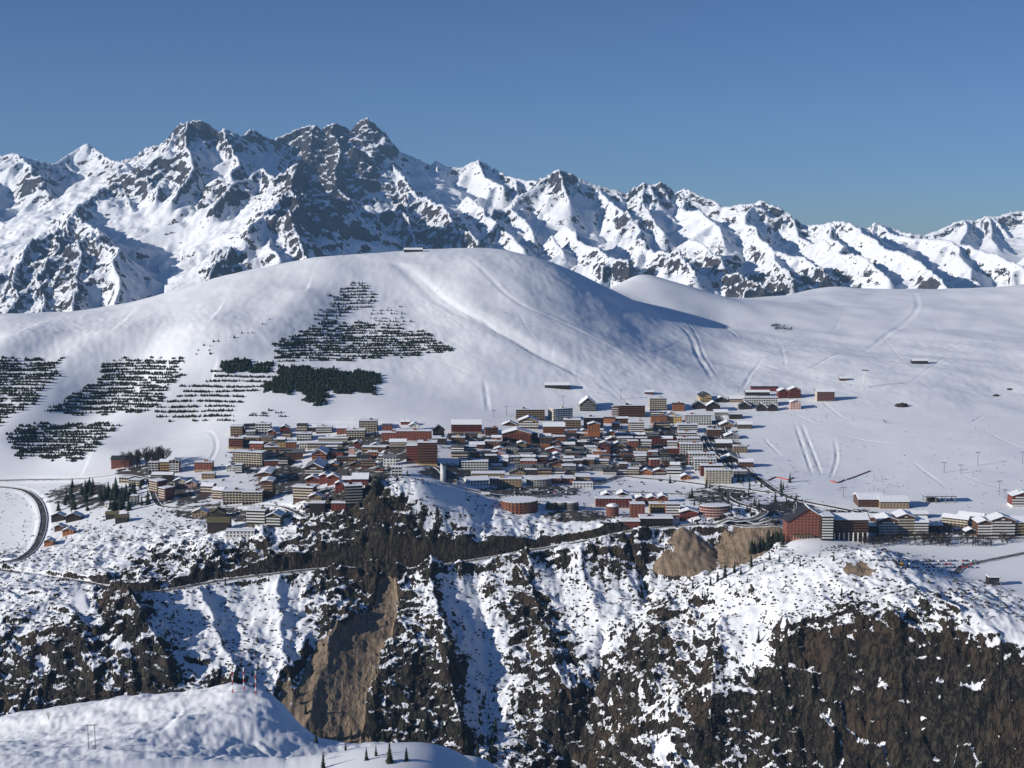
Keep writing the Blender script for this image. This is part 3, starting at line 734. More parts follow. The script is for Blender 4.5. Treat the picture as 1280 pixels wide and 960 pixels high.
# ------------------------------------------------------------------ materials of the town
def plain(name, c1, c2=None, rough=.8, sc=(.5, .5, .5), spec=.2):
    m, n, b = mat(name, rough)
    b.inputs['Specular IOR Level'].default_value = spec
    c2 = c2 or tuple(x * .72 for x in c1)
    oi = node(n, 'ShaderNodeObjectInfo')
    f = mapr(n, noise_(n, 1, 4, .6, stretch(n, *sc)), .3, .7)
    c = mixc(n, f, c1, c2)
    hs = node(n, 'ShaderNodeHueSaturation'); n.links.new(c, hs.inputs['Color'])
    n.links.new(math_(n, 'MULTIPLY_ADD', oi.outputs['Random'], .35, .82), hs.inputs['Value'])
    n.links.new(hs.outputs[0], b.inputs['Base Color'])
    return m
MT_ = {
 'cream': plain('cream_render', (.62, .55, .43)), 'white': plain('white_render', (.74, .73, .70), (.62, .61, .58)),
 'red': plain('red_stained_wood', (.24, .052, .03), (.13, .03, .02), .75, (2, 2, .3)), 'brown': plain('brown_timber', (.16, .075, .04), (.09, .042, .025), .8, (2, 2, .3)),
 'dark': plain('dark_timber', (.05, .032, .024), (.028, .02, .016), .8, (2, 2, .3)), 'orange': plain('orange_timber', (.42, .17, .06), (.28, .10, .04), .75, (2, 2, .3)),
 'brick': plain('terracotta_cladding', (.30, .10, .062), (.21, .068, .045)), 'grey': plain('grey_concrete', (.34, .33, .31), (.24, .235, .22)),
 'olive': plain('olive_shingles', (.15, .125, .065), (.09, .075, .045), .85, (1.5, 1.5, 1.5)), 'pink': plain('pink_render', (.60, .38, .33)), 'tan': plain('tan_render', (.36, .26, .16)),
 'ochre': plain('ochre_render', (.55, .38, .17)), 'slate': plain('dark_slate_roof', (.055, .058, .066), (.03, .032, .038), .6), 'greyroof': plain('weathered_sheet_roof', (.20, .205, .21), (.13, .135, .14), .5),
 'glass': plain('window_glass', (.035, .042, .055), (.02, .024, .032), .12, (.3, .3, .3), .6), 'steel': plain('galvanised_steel', (.24, .25, .26), None, .5), 'darkmetal': plain('dark_metal', (.05, .05, .055), None, .5),
 'trunk': plain('bark', (.055, .042, .032), (.03, .024, .02), .9), 'blue': plain('blue_sheet_roof', (.12, .17, .26), (.09, .12, .19), .5),
}
m, n, b = mat('roof_snow', .7); b.inputs['Base Color'].default_value = (.86, .87, .90, 1)
bp = node(n, 'ShaderNodeBump', i_Strength=.6, i_Distance=.6); n.links.new(noise_(n, 1, 3, .6, stretch(n, .5, .5, .5)), bp.inputs['Height']); n.links.new(bp.outputs[0], b.inputs['Normal'])
MT_['snow'] = m
WORD = {'cream': 'cream', 'white': 'white', 'red': 'dark red timber', 'brown': 'brown timber', 'dark': 'nearly black timber', 'orange': 'orange timber', 'brick': 'terracotta', 'grey': 'grey', 'olive': 'olive brown', 'pink': 'pink', 'tan': 'tan', 'ochre': 'ochre'}

class MB:
    def __init__(s): s.v = []; s.f = []
    def add(s, vs, fs):
        k = len(s.v); s.v += vs; s.f += [tuple(i + k for i in f) for f in fs]
    def box(s, x0, x1, y0, y1, z0, z1, tx=0, ty=0):
        s.add([(x0, y0, z0), (x1, y0, z0), (x1, y1, z0), (x0, y1, z0), (x0 + tx, y0 + ty, z1), (x1 - tx, y0 + ty, z1), (x1 - tx, y1 - ty, z1), (x0 + tx, y1 - ty, z1)],
              [(3, 2, 1, 0), (4, 5, 6, 7), (0, 1, 5, 4), (1, 2, 6, 5), (2, 3, 7, 6), (3, 0, 4, 7)])
    def prism(s, poly, y0, y1):
        """poly: (x, z) counter-clockwise seen from the front, extruded along y"""
        n = len(poly)
        s.add([(x, y0, z) for x, z in poly] + [(x, y1, z) for x, z in poly],
              [tuple(range(n)), tuple(range(2 * n - 1, n - 1, -1))] + [(i, i + n, (i + 1) % n + n, (i + 1) % n) for i in range(n)])
    def xprism(s, poly, x0, x1):
        """poly: (y, z), extruded along x"""
        n = len(poly)
        s.add([(x0, y, z) for y, z in poly] + [(x1, y, z) for y, z in poly],
              [tuple(range(n - 1, -1, -1)), tuple(range(n, 2 * n))] + [(i, (i + 1) % n, (i + 1) % n + n, i + n) for i in range(n)])
    def tube(s, a, b, r0, r1=None, n=6):
        r1 = r0 if r1 is None else r1
        a = np.array(a, float); b = np.array(b, float); d = b - a; d /= np.linalg.norm(d) + 1e-9
        q = np.cross(d, (0, 0, 1) if abs(d[2]) < .9 else (1, 0, 0)); q /= np.linalg.norm(q); p = np.cross(d, q)
        vs = []
        for c, r in ((a, r0), (b, r1)):
            for i in range(n):
                t = 2 * math.pi * i / n
                vs.append(tuple(c + r * (math.cos(t) * q + math.sin(t) * p)))
        s.add(vs, [(i, (i + 1) % n, (i + 1) % n + n, i + n) for i in range(n)] + [tuple(range(n - 1, -1, -1)), tuple(range(n, 2 * n))])
    def lathe(s, prof, n=16, cx=0, cy=0):
        k = len(s.v)
        vs = [(cx + r * math.cos(2 * math.pi * i / n), cy + r * math.sin(2 * math.pi * i / n), z) for r, z in prof for i in range(n)]
        fs = [(j * n + i, j * n + (i + 1) % n, (j + 1) * n + (i + 1) % n, (j + 1) * n + i) for j in range(len(prof) - 1) for i in range(n)]
        fs += [tuple(range(n - 1, -1, -1)), tuple((len(prof) - 1) * n + i for i in range(n))]
        s.add(vs, fs)
    def mesh(s, name, material, smooth=False):
        me = bpy.data.meshes.new(name); me.from_pydata(s.v, [], s.f)
        if smooth: me.polygons.foreach_set('use_smooth', [True] * len(me.polygons))
        me.materials.append(material); me.update()
        return me
    def build(s, name, material, parent=None, smooth=False, **props):
        if not s.v: return None
        return link(name, s.mesh(name, material, smooth), parent, **props)
def empty(name, loc, rz=0.0, **props):
    o = bpy.data.objects.new(name, None); C.objects.link(o); o.location = loc; o.rotation_euler = (0, 0, rz)
    o.empty_display_size = 1.0
    for k, v in props.items(): o[k] = v
    return o

# ------------------------------------------------------------------ buildings
BLD = []            # every building: dict with root, centre, size, words
brnd = random.Random(11)
def facade(wins, bal, fins, side, W, Dp, H, n, style, roofline, gap=3.6):
    """windows, balcony rails and fins on one face"""
    L = W if side == 'f' else Dp
    def bx(mb, s0, s1, o0, o1, z0, z1):
        if side == 'f': mb.box(-W / 2 + s0, -W / 2 + s1, -o1, -o0, z0, z1)
        elif side == 'r': mb.box(W / 2 + o0, W / 2 + o1, s0, s1, z0, z1)
        else: mb.box(-W / 2 - o1, -W / 2 - o0, s0, s1, z0, z1)
    nb = max(1, int(round(L / gap))); bay = L / nb; st = H / n
    for k in range(n):
        z0 = k * st
        lo, hi = None, None
        for i in range(nb):
            c = (i + .5) * bay
            if roofline and side == 'f':
                if min(roofline(c - bay * .4), roofline(c + bay * .4)) < z0 + st * .95: continue
            lo = i * bay if lo is None else lo; hi = (i + 1) * bay
            if style == 'win': bx(wins, c - min(.85, bay * .28), c + min(.85, bay * .28), 0, .06, z0 + st * .32, z0 + st * .80)
            elif style == 'none': pass
            else: bx(wins, c - bay * .36, c + bay * .36, 0, .06, z0 + st * .12, z0 + st * .84)
        if lo is None: continue
        if style in ('bal', 'grid') and (k > 0 or n < 3):
            bx(bal, lo + .25, hi - .25, .10, 1.35, z0 - .12, z0 + st * (.36 if style == 'bal' else .30))
    if style == 'grid':
        for i in range(nb + 1):
            c = i * bay
            bx(fins, max(0, c - .22), min(L, c + .22), .08, 1.5, 0, H - .1)
def building(u0, u1, vb, vt, roof='flat', style='win', wall='brown', trim='white', snow=1, depth=None, rz=0, label=None, name=None, sidestyle=None, pitch=.45, roofmat='slate', base=None, D=None, ridge=.5, chim=None):
    uc = (u0 + u1) / 2
    g = ground(uc, vb) if D is None else P(uc, vb, D)
    px = F_PX / (g[1] * cp - g[2] * sp)
    W = max(5.0, (u1 - u0) / px / max(.35, math.cos(R_(rz)))); Ht = max(3.2, (vb - vt) / px)
    Dp = depth or min(max(9.0, W * .62), 17.0)
    if D is None: g[2] = h_at(g[0], g[1])
    root = empty(name or ('chalet' if Ht < 11 and W < 26 else 'apartment_block'), tuple(g), R_(rz))
    wl, rf, sn, wn, bl, fn = MB(), MB(), MB(), MB(), MB(), MB()
    rl = None
    if roof == 'flat':
        H = Ht
        wl.box(-W / 2, W / 2, 0, Dp, -6, H)
        ov = .5
        rf.box(-W / 2 - ov, W / 2 + ov, -ov - (.9 if style in ('bal', 'grid') else 0), Dp + ov, H, H + .35)
        if snow: sn.box(-W / 2 - ov + .1, W / 2 + ov - .1, -ov - (.8 if style in ('bal', 'grid') else -.1), Dp + ov - .1, H + .352, H + .35 + .55 * snow, .15, .15)
        if W > 16 and Ht > 8:
            q = brnd.uniform(-.3, .2) * W; wq = brnd.uniform(2.5, 4.5)
            wl.box(q, q + wq, Dp * .35, Dp * .35 + 3.2, H + .36, H + 2.6)
    elif roof == 'gf':
        ax = (ridge - .5) * W
        dl, dr = (W / 2 + ax) * pitch, (W / 2 - ax) * pitch
        drop = max(dl, dr); H = max(2.4, Ht - drop)
        top = H + min(drop, Ht - H) if Ht > H else H + 1.5
        pl = (top - H) / max(W / 2 + ax, W / 2 - ax)
        def rl(s_, ax=ax, top=top, pl=pl, W=W): return top - pl * abs(s_ - W / 2 - ax)
        zl, zr = top - pl * (W / 2 + ax), top - pl * (W / 2 - ax)
        wl.prism([(-W / 2, -6), (W / 2, -6), (W / 2, zr), (ax, top), (-W / 2, zl)], 0, Dp)
        o = 1.0; t = .35
        rf.prism([(ax, top + .02), (ax, top + .02 + t), (-W / 2 - o, zl - pl * o + .02 + t), (-W / 2 - o, zl - pl * o + .02)], -1.6, Dp + .8)
        rf.prism([(ax, top + .02), (W / 2 + o, zr - pl * o + .02), (W / 2 + o, zr - pl * o + .02 + t), (ax, top + .02 + t)], -1.6, Dp + .8)
        if snow:
            a = t + .03; h = .55 * snow
            if snow != 2: sn.prism([(ax, top + a), (ax, top + a + h), (-W / 2 - o + .1, zl - pl * (o - .1) + a + h * .8), (-W / 2 - o + .1, zl - pl * (o - .1) + a)], -1.5, Dp + .7)
            sn.prism([(ax, top + a), (W / 2 + o - .1, zr - pl * (o - .1) + a), (W / 2 + o - .1, zr - pl * (o - .1) + a + h * .8), (ax, top + a + h)], -1.5, Dp + .7)
    else:   # 'gs' ridge parallel to the front
        rise = min(Dp / 2 * pitch, Ht * .5); H = Ht - rise * .55; top = H + rise; pl = rise / (Dp / 2)
        wl.xprism([(0, -6), (Dp, -6), (Dp, H), (Dp / 2, top), (0, H)], -W / 2, W / 2)
        o = 1.1; t = .35
        rf.xprism([(-o, H - pl * o + .02), (Dp / 2, top + .02), (Dp / 2, top + .02 + t), (-o, H - pl * o + .02 + t)], -W / 2 - .8, W / 2 + .8)
        rf.xprism([(Dp / 2, top + .02), (Dp + o, H - pl * o + .02), (Dp + o, H - pl * o + .02 + t), (Dp / 2, top + .02 + t)], -W / 2 - .8, W / 2 + .8)
        if snow:
            a = t + .03; h = .55 * snow
            sn.xprism([(-o + .1, H - pl * (o - .1) + a), (Dp / 2, top + a), (Dp / 2, top + a + h), (-o + .1, H - pl * (o - .1) + a + h * .8)], -W / 2 - .7, W / 2 + .7)
            sn.xprism([(Dp / 2, top + a), (Dp + o - .1, H - pl * (o - .1) + a), (Dp + o - .1, H - pl * (o - .1) + a + h * .8), (Dp / 2, top + a + h)], -W / 2 - .7, W / 2 + .7)
    Hf = (rl and max(H, Ht * .98)) or H
    n = max(1, int(round(Hf / 2.9)))
    facade(wn, bl, fn, 'f', W, Dp, Hf, n, style, rl)
    ns = max(1, int(round(H / 2.9)))
    facade(wn, bl, fn, 'r', W, Dp, H, ns, sidestyle or 'win', None)
    facade(wn, bl, fn, 'l', W, Dp, H, ns, sidestyle or 'win', None)
    wo = wl.build('wall', MT_[wall], root)
    if base:
        m_ = MB(); m_.box(-W / 2 - .12, W / 2 + .12, -.12, Dp + .12, -6, min(3.0, H * .35)); m_.build('plinth', MT_[base], root)
    ro = rf.build('roof', MT_[roofmat], root)
    sn.build('snow_layer', MT_['snow'], ro)
    wn.build('window_rows', MT_['glass'], wo, kind='stuff')
    bl.build('balcony_rows', MT_[trim], wo, kind='stuff')
    fn.build('balcony_dividers', MT_[trim], wo, kind='stuff')
    if chim or (chim is None and roof != 'flat'):
        m_ = MB(); cx_ = brnd.uniform(-.25, .25) * W; cy_ = Dp * brnd.uniform(.4, .65); zt = Ht + 1.4
        m_.box(cx_ - .45, cx_ + .45, cy_ - .45, cy_ + .45, Ht * .6, zt); m_.box(cx_ - .6, cx_ + .6, cy_ - .6, cy_ + .6, zt + .003, zt + .25)
        m_.build('chimney', MT_['grey'], ro)
    yc = math.cos(R_(rz)); ys = math.sin(R_(rz))
    BLD.append(dict(o=root, c=np.array([g[0] - ys * Dp / 2, g[1] + yc * Dp / 2]), W=W, Dp=Dp, H=Ht, n=n, wall=wall, roof=roof, snow=snow, style=style, trim=trim, roofmat=roofmat, label=label, u=uc, v=vb, u0=u0, u1=u1, vt=vt))
    return root
B = building
# --- western edge of the town
B(139, 161, 585, 572, 'gs', 'win', 'brick', snow=0, roofmat='slate', label='terracotta house with dark hipped roof at the foot of two big bare trees')
B(186, 198, 590, 578, 'flat', 'grid', 'red', 'white', label='narrow white and red block joined to the orange block below the bare trees')
B(200, 212, 590, 576, 'gs', 'bal', 'orange', 'ochre', label='orange block with ochre balconies between two white-balconied blocks below the bare trees')
B(212, 224, 591, 574, 'gf', 'grid', 'brick', 'white', pitch=.3, label='white-balconied tower with low red gable beside the orange block')
B(243, 259, 579, 569, 'flat', 'bal', 'brick', 'white', D=1795, label='white-banded upper block rising behind the terracotta block with the tan base')
B(243, 265, 590, 578, 'flat', 'win', 'brick', snow=.5, base='tan', label='terracotta block standing alone on the snow with a tan base')
B(252, 268, 599, 592, 'flat', 'win', 'tan', snow=1, label='low tan annex in front of the terracotta block standing alone')
B(149, 163, 604, 597, 'flat', 'grid', 'brown', 'cream', snow=.4, depth=11, rz=-14, label='upper stepped half of the long brown building above the dark conifers')
B(161, 176, 608, 600, 'flat', 'grid', 'brown', 'cream', snow=.4, depth=11, rz=-14, label='lower stepped half of the long brown building above the dark conifers')
B(186, 199, 616, 601, 'flat', 'bal', 'brick', 'cream', snow=.8, depth=13, rz=-38, sidestyle='win', label='upper step of the brown balcony terrace beside the conifers')
B(198, 208, 625, 610, 'flat', 'bal', 'brick', 'cream', snow=.8, depth=13, rz=-38, label='lower step of the brown balcony terrace, with a grey end wall')
B(203, 216, 603, 592, 'gs', 'win', 'dark', snow=.5, label='black-roofed house behind the brown balcony terrace')
B(190, 203, 601, 592, 'gs', 'win', 'grey', snow=.7, label='grey house under the white-balconied blocks')
B(217, 232, 607, 598, 'gf', 'win', 'cream', snow=1, roofmat='greyroof', label='cream chalet with snowy gable uphill of the round meadow')
B(232, 246, 609, 601, 'gf', 'win', 'pink', snow=1, label='small pinkish house at the top of the round snow meadow')
for q in [(64, 80, 652, 641), (82, 101, 652, 641)]: B(*q, 'gf', 'win', 'dark', snow=.4, roofmat='slate', label='dark gabled chalet of a pair below the conifer grove')
B(68, 79, 664, 656, 'gf', 'win', 'brown', snow=.6, label='little brown chalet beside the inside of the road bend')
B(78, 92, 669, 660, 'gf', 'win', 'orange', snow=.5, label='little orange chalet beside the inside of the road bend')
B(55, 66, 683, 674, 'gf', 'win', 'orange', snow=.4, label='lone orange hut at the end of the big road bend')
B(132, 146, 649, 641, 'gs', 'win', 'dark', snow=0, roofmat='olive', label='upper olive-roofed hut on the slope below the conifers')
B(144, 159, 654, 645, 'gs', 'win', 'dark', snow=0, roofmat='olive', label='lower olive-roofed hut on the slope below the conifers')
B(131, 139, 635, 629, 'flat', 'win', 'white', label='tiny white cabin among the conifers')
B(163, 172, 632, 620, 'flat', 'win', 'grey', snow=.4, label='grey glazed tower house among the conifers')
# --- blocks above the lip
B(291, 329, 582, 565, 'flat', 'grid', 'grey', 'cream', snow=.7, depth=14, rz=-14, sidestyle='none', label='long grey slab of flats with cream balcony dividers under the planted slope')
B(283, 293, 590, 581, 'gf', 'win', 'white', snow=1.6, label='white chalet buried under a thick snow roof beside the long grey slab')
B(294, 303, 592, 581, 'flat', 'bal', 'dark', 'white', snow=.6, depth=9, label='slim dark house with white balcony bands beside the long grey slab')
B(323, 339, 606, 590, 'gf', 'bal', 'brown', 'tan', snow=1.2, depth=34, pitch=.22, label='upper of two long brown timber hotels with thick snow roofs and black side walls')
B(326, 341, 617, 600, 'gf', 'bal', 'brown', 'tan', snow=1.2, depth=20, pitch=.22, D=1560, label='lower of two long brown timber hotels with thick snow roofs and black side walls')
B(251, 266, 618, 606, 'gs', 'bal', 'red', 'cream', snow=.5, depth=11, rz=-12, label='upper dark red balcony house over the round snow meadow')
B(265, 279, 624, 611, 'gs', 'bal', 'red', 'cream', snow=.5, depth=11, rz=-16, label='lower dark red balcony house joined to the long cream block')
B(279, 303, 630, 614, 'flat', 'grid', 'brown', 'cream', snow=1, depth=13, label='left half of the long cream block with deep loggias')
B(303, 328, 630, 615, 'flat', 'grid', 'brown', 'cream', snow=1, depth=13, label='right half of the long cream block with deep loggias')
B(240, 259, 646, 636, 'gf', 'win', 'tan', snow=.3, roofmat='olive', label='tan house with olive roof on the lip below the round meadow')
B(262, 281, 649, 636, 'gf', 'bal', 'olive', 'dark', snow=0, roofmat='olive', label='olive gabled house with dark balcony below the cream block')
B(259, 286, 665, 650, 'gs', 'win', 'dark', snow=0, roofmat='olive', depth=16, label='wide dark house with bare olive roof on the lip of the gorge')
B(308, 332, 656, 638, 'flat', 'bal', 'olive', 'white', snow=1.2, depth=15, rz=-8, sidestyle='none', label='olive hotel with white balcony bands and a snow-covered flat roof')
B(333, 351, 659, 641, 'gf', 'bal', 'olive', 'white', snow=1, depth=17, rz=-8, sidestyle='none', label='olive gabled hotel wing with white balcony bands on the lip of the gorge')
B(282, 318, 672, 664, 'flat', 'win', 'white', snow=1.3, depth=10, label='long low white house with snow roof at the edge of the drop')
B(366, 392, 626, 609, 'flat', 'bal', 'brown', 'cream', snow=1.2, depth=14, rz=-10, label='brown balconied hotel with a wide white roof edge above the rock knob')
B(386, 402, 629, 617, 'gf', 'win', 'tan', snow=.3, roofmat='greyroof', label='tan gable with grey roof tucked behind the black house')
B(387, 406, 644, 629, 'flat', 'win', 'dark', snow=1, depth=10, label='black house with snow on its flat roof at the top of the cliff')
B(381, 404, 595, 579, 'gf', 'bal', 'brown', 'white', snow=2, depth=40, roofmat='greyroof', pitch=.5, label='large brown gabled hotel with white balconies and a long grey roof')
B(382, 400, 606, 595, 'gf', 'win', 'red', 'cream', snow=1.2, base='cream', label='red house with cream base under the large brown gabled hotel')
B(399, 412, 605, 592, 'gf', 'win', 'red', snow=1.4, label='red gabled house with thick roof snow, middle of three in a row')
B(409, 424, 606, 593, 'gf', 'win', 'red', snow=1.4, label='red gabled house with thick roof snow, last of three in a row toward the knob')
B(419, 429, 616, 602, 'gf', 'win', 'red', snow=.4, roofmat='greyroof', label='tall narrow red house with grey-green gable')
B(428, 441, 609, 598, 'gs', 'win', 'red', snow=1.5, label='red house with thick square snow cap behind the black balcony tower')
B(440, 460, 607, 596, 'gs', 'win', 'red', snow=1.2, depth=18, label='long red house with snow roof next to the snow knob')
B(432, 453, 632, 607, 'flat', 'bal', 'dark', 'grey', snow=.8, depth=14, rz=12, label='black balcony tower at the foot of the snow knob')
B(414, 432, 638, 629, 'flat', 'win', 'red', snow=.8, label='low red house at the foot of the black balcony tower')
# --- upper left quarter
B(288, 303, 545, 533, 'flat', 'bal', 'tan', 'tan', snow=.8, depth=15, label='tan balcony block, highest at the western edge of the town')
B(320, 338, 542, 530, 'flat', 'grid', 'grey', 'white', snow=1, label='white gridded block under the tree rows at the upper edge of the town')
B(335, 344, 547, 537, 'gf', 'win', 'brick', snow=.8, label='small bright red gable below the white gridded block')
B(286, 304, 561, 548, 'flat', 'bal', 'brick', 'brick', snow=1.2, base='ochre', label='red block on an ochre base at the western edge of the town')
B(371, 389, 551, 542, 'flat', 'grid', 'grey', 'white', snow=1, label='low white gridded block behind the orange gabled hotel')
B(350, 361, 541, 532, 'gf', 'win', 'red', snow=.9, label='dark red gable by the upper edge of the town next to the white gridded block')
B(384, 396, 540, 533, 'gs', 'win', 'dark', snow=.9, label='dark house with snow roof at the upper edge of the town below the planted slope')
B(390, 408, 577, 562, 'gf', 'bal', 'orange', 'orange', snow=2, depth=26, roofmat='blue', pitch=.6, label='orange gabled hotel with a long blue roof')
B(449, 471, 540, 526, 'flat', 'grid', 'red', 'cream', snow=.6, depth=18, base='cream', label='tall block with dark red loggias in cream frames at the upper edge of the town')
B(433, 456, 548, 538, 'flat', 'grid', 'brick', 'cream', snow=.7, label='orange-red block with cream-framed lower floors')
B(421, 434, 543, 534, 'gs', 'win', 'brick', snow=.3, label='brown-red house with bare roof beside the orange-red block')
B(395, 415, 542, 534, 'flat', 'bal', 'tan', 'white', snow=1, label='long pale house with white balcony at the upper edge of the town')
B(398, 435, 553, 548, 'flat', 'bal', 'tan', 'cream', snow=.9, depth=9, label='upper of two long low cream terraces')
B(384, 428, 561, 554, 'flat', 'bal', 'tan', 'cream', snow=.9, depth=9, label='lower of two long low cream terraces')
B(436, 443, 571, 560, 'flat', 'none', 'pink', snow=.3, depth=6, label='pink windowless tower among the roofs')
B(442, 451, 560, 551, 'gf', 'win', 'red', snow=.5, label='dark red gable behind the pink windowless tower')
B(477, 495, 551, 541, 'flat', 'win', 'brick', snow=1, label='shorter western wing of the long terracotta school-like block')
B(495, 539, 550, 539, 'flat', 'win', 'brick', snow=1, depth=12, label='long terracotta block with a straight snow edge')
B(478, 490, 541, 531, 'flat', 'win', 'brick', snow=0, roofmat='blue', label='terracotta house with a blue flat roof')
B(501, 512, 533, 526, 'gs', 'win', 'red', snow=.3, base='white', label='small red house on a white base at the foot of the ski slope')
B(511, 524, 539, 529, 'gf', 'win', 'white', snow=1, roofmat='slate', label='white chalet with black gable timbers at the foot of the ski slope')
B(541, 555, 546, 532, 'gf', 'win', 'dark', snow=0, roofmat='slate', pitch=.8, label='steep dark gable beside the dark red hotel')
B(564, 602, 542, 528, 'gs', 'bal', 'red', 'red', snow=.5, depth=20, base='tan', label='long dark red hotel under the ski slope')
B(508, 524, 579, 557, 'flat', 'bal', 'red', 'red', snow=1, depth=16, base='ochre', label='western wing of the huge red-brown tower block')
B(522, 546, 582, 553, 'flat', 'bal', 'red', 'brown', snow=.8, depth=16, base='ochre', label='main body of the huge red-brown tower block')
B(540, 558, 570, 548, 'flat', 'win', 'dark', snow=.5, depth=20, D=1725, label='dark eastern wing rising behind the huge red-brown tower block')
B(473, 480, 577, 570, 'flat', 'grid', 'brown', 'white', snow=.8, label='little house with upright white strips near the grey hillside roof')
B(479, 495, 582, 570, 'gs', 'win', 'white', snow=0, roofmat='greyroof', label='white house with grey roof and dark windows uphill of the snow knob')
B(490, 502, 595, 584, 'flat', 'grid', 'dark', 'white', snow=.5, label='dark glazed house with a white lattice front uphill of the snow knob')
# --- around the church and the market square
B(577, 610, 589, 577, 'flat', 'grid', 'dark', 'white', snow=1.2, depth=11, label='black block with white uprights and a snow roof uphill of the church')
B(589, 631, 598, 592, 'flat', 'win', 'tan', snow=.8, depth=14, label='long low hall with a pale roof behind the market hall')
B(612, 652, 608, 599, 'flat', 'win', 'tan', snow=.7, depth=13, label='long timber-fronted market hall')
B(584, 611, 608, 599, 'gs', 'win', 'white', snow=1.4, depth=14, rz=18, label='white house with a broad snow roof beside the market hall')
B(688, 701, 605, 598, 'flat', 'win', 'brick', snow=1.2, depth=16, label='first small terracotta workshop with snow roof, next to the curved grey building')
B(702, 717, 605, 598, 'flat', 'win', 'brick', snow=1.2, depth=16, label='middle one of three small workshops with snow roofs in a row')
B(720, 738, 603, 596, 'flat', 'win', 'tan', snow=1.2, depth=18, label='tan workshop with snow roof nearest to the skating rink')
B(716, 741, 610, 604, 'flat', 'win', 'white', snow=.6, depth=8, label='low white shed beside the bend of the road by the rink')
B(602, 612, 625, 618, 'flat', 'win', 'tan', snow=1, D=1520, label='little lookout house in the blue shade behind the snow knob')
# --- upper middle
B(628, 664, 553, 537, 'gf', 'bal', 'orange', 'brick', snow=1, depth=20, pitch=.28, label='wide orange-brown hotel with low gable and stacked balconies')
B(628, 646, 538, 527, 'gf', 'bal', 'brown', 'brown', snow=1, D=1870, label='red-brown gabled chalet behind the wide orange-brown hotel')
B(645, 681, 525, 512, 'flat', 'grid', 'brown', 'tan', snow=.4, depth=14, label='long brown slab with upright tan dividers under the ski slope')
B(648, 673, 536, 521, 'gf', 'bal', 'tan', 'white', snow=.3, roofmat='slate', pitch=.4, label='black-roofed chalet hotel with pale balconies before the long brown slab')
B(691, 716, 526, 511, 'flat', 'bal', 'cream', 'white', snow=.6, depth=16, rz=24, sidestyle='win', label='white and cream tower block under the ski slope')
B(679, 706, 543, 531, 'gs', 'bal', 'brick', 'orange', snow=.6, depth=17, label='broad orange-red hotel before the white and cream tower')
B(705, 726, 536, 525, 'flat', 'grid', 'brown', 'tan', snow=1.2, label='brown ribbed block with a snow roof beside the broad orange-red hotel')
B(725, 745, 514, 497, 'gf', 'bal', 'olive', 'grey', snow=1, depth=22, pitch=.8, roofmat='blue', label='steep grey-green gabled hotel with blue roof on the ski slope')
B(730, 754, 538, 522, 'flat', 'grid', 'dark', 'dark', snow=1, depth=15, label='black framed block behind the orange house')
B(735, 750, 540, 528, 'gf', 'win', 'orange', snow=.8, D=1800, depth=9, pitch=.3, label='orange house in front of the black framed block')
B(768, 806, 521, 507, 'flat', 'grid', 'dark', 'brown', snow=.3, depth=15, label='long dark gridded slab at the upper edge of the town')
B(765, 773, 522, 508, 'flat', 'bal', 'brick', 'white', snow=.3, depth=8, D=1955, label='narrow red and white stair tower on the end of the long dark slab')
B(786, 805, 541, 528, 'flat', 'bal', 'orange', 'white', snow=1.2, label='orange block with white balcony pairs')
B(812, 833, 513, 498, 'flat', 'grid', 'cream', 'cream', snow=.6, depth=16, label='cream gridded block, highest on the eastern side of the town')
B(875, 889, 503, 492, 'gf', 'bal', 'ochre', 'ochre', snow=0, depth=28, pitch=.5, roofmat='slate', label='ochre gabled house with a long dark wing at the upper edge of the town')
B(866, 882, 511, 502, 'gf', 'win', 'dark', snow=2, pitch=.6, label='first black A-shaped roof below the ochre gabled house')
B(883, 900, 514, 502, 'gf', 'win', 'dark', snow=1, pitch=.6, label='second, larger black A-shaped roof below the ochre gabled house')
B(857, 889, 531, 519, 'flat', 'grid', 'red', 'white', snow=1.2, depth=13, label='block with red loggias in white frames below the black A-shaped roofs')
B(848, 872, 541, 531, 'flat', 'bal', 'grey', 'white', snow=1, label='grey and white block, uppermost of the stack of slabs down the main street')
B(848, 871, 551, 541, 'flat', 'bal', 'tan', 'white', snow=1, label='tan slab with white bands, second down the main street')
B(847, 875, 560, 548, 'flat', 'grid', 'brick', 'white', snow=1, depth=12, label='terracotta slab with white frames, third down the main street')
B(850, 878, 569, 555, 'flat', 'grid', 'brick', 'white', snow=1.2, depth=12, label='terracotta slab with white frames, fourth down the main street')
B(861, 894, 580, 567, 'flat', 'grid', 'red', 'white', snow=1.2, depth=12, label='dark red slab with white frames, fifth down the main street')
B(868, 895, 588, 574, 'flat', 'grid', 'grey', 'white', snow=1.2, depth=11, label='white latticed slab, sixth down the main street')
B(876, 904, 595, 582, 'flat', 'bal', 'red', 'red', snow=1.4, depth=12, label='red slab behind the big cream block at the foot of the main street')
B(882, 914, 605, 588, 'flat', 'win', 'cream', snow=1, depth=14, label='big cream block at the foot of the main street')
B(851, 864, 600, 593, 'gf', 'win', 'orange', snow=1, label='small orange chalet by the corner of the rink near the big cream block')
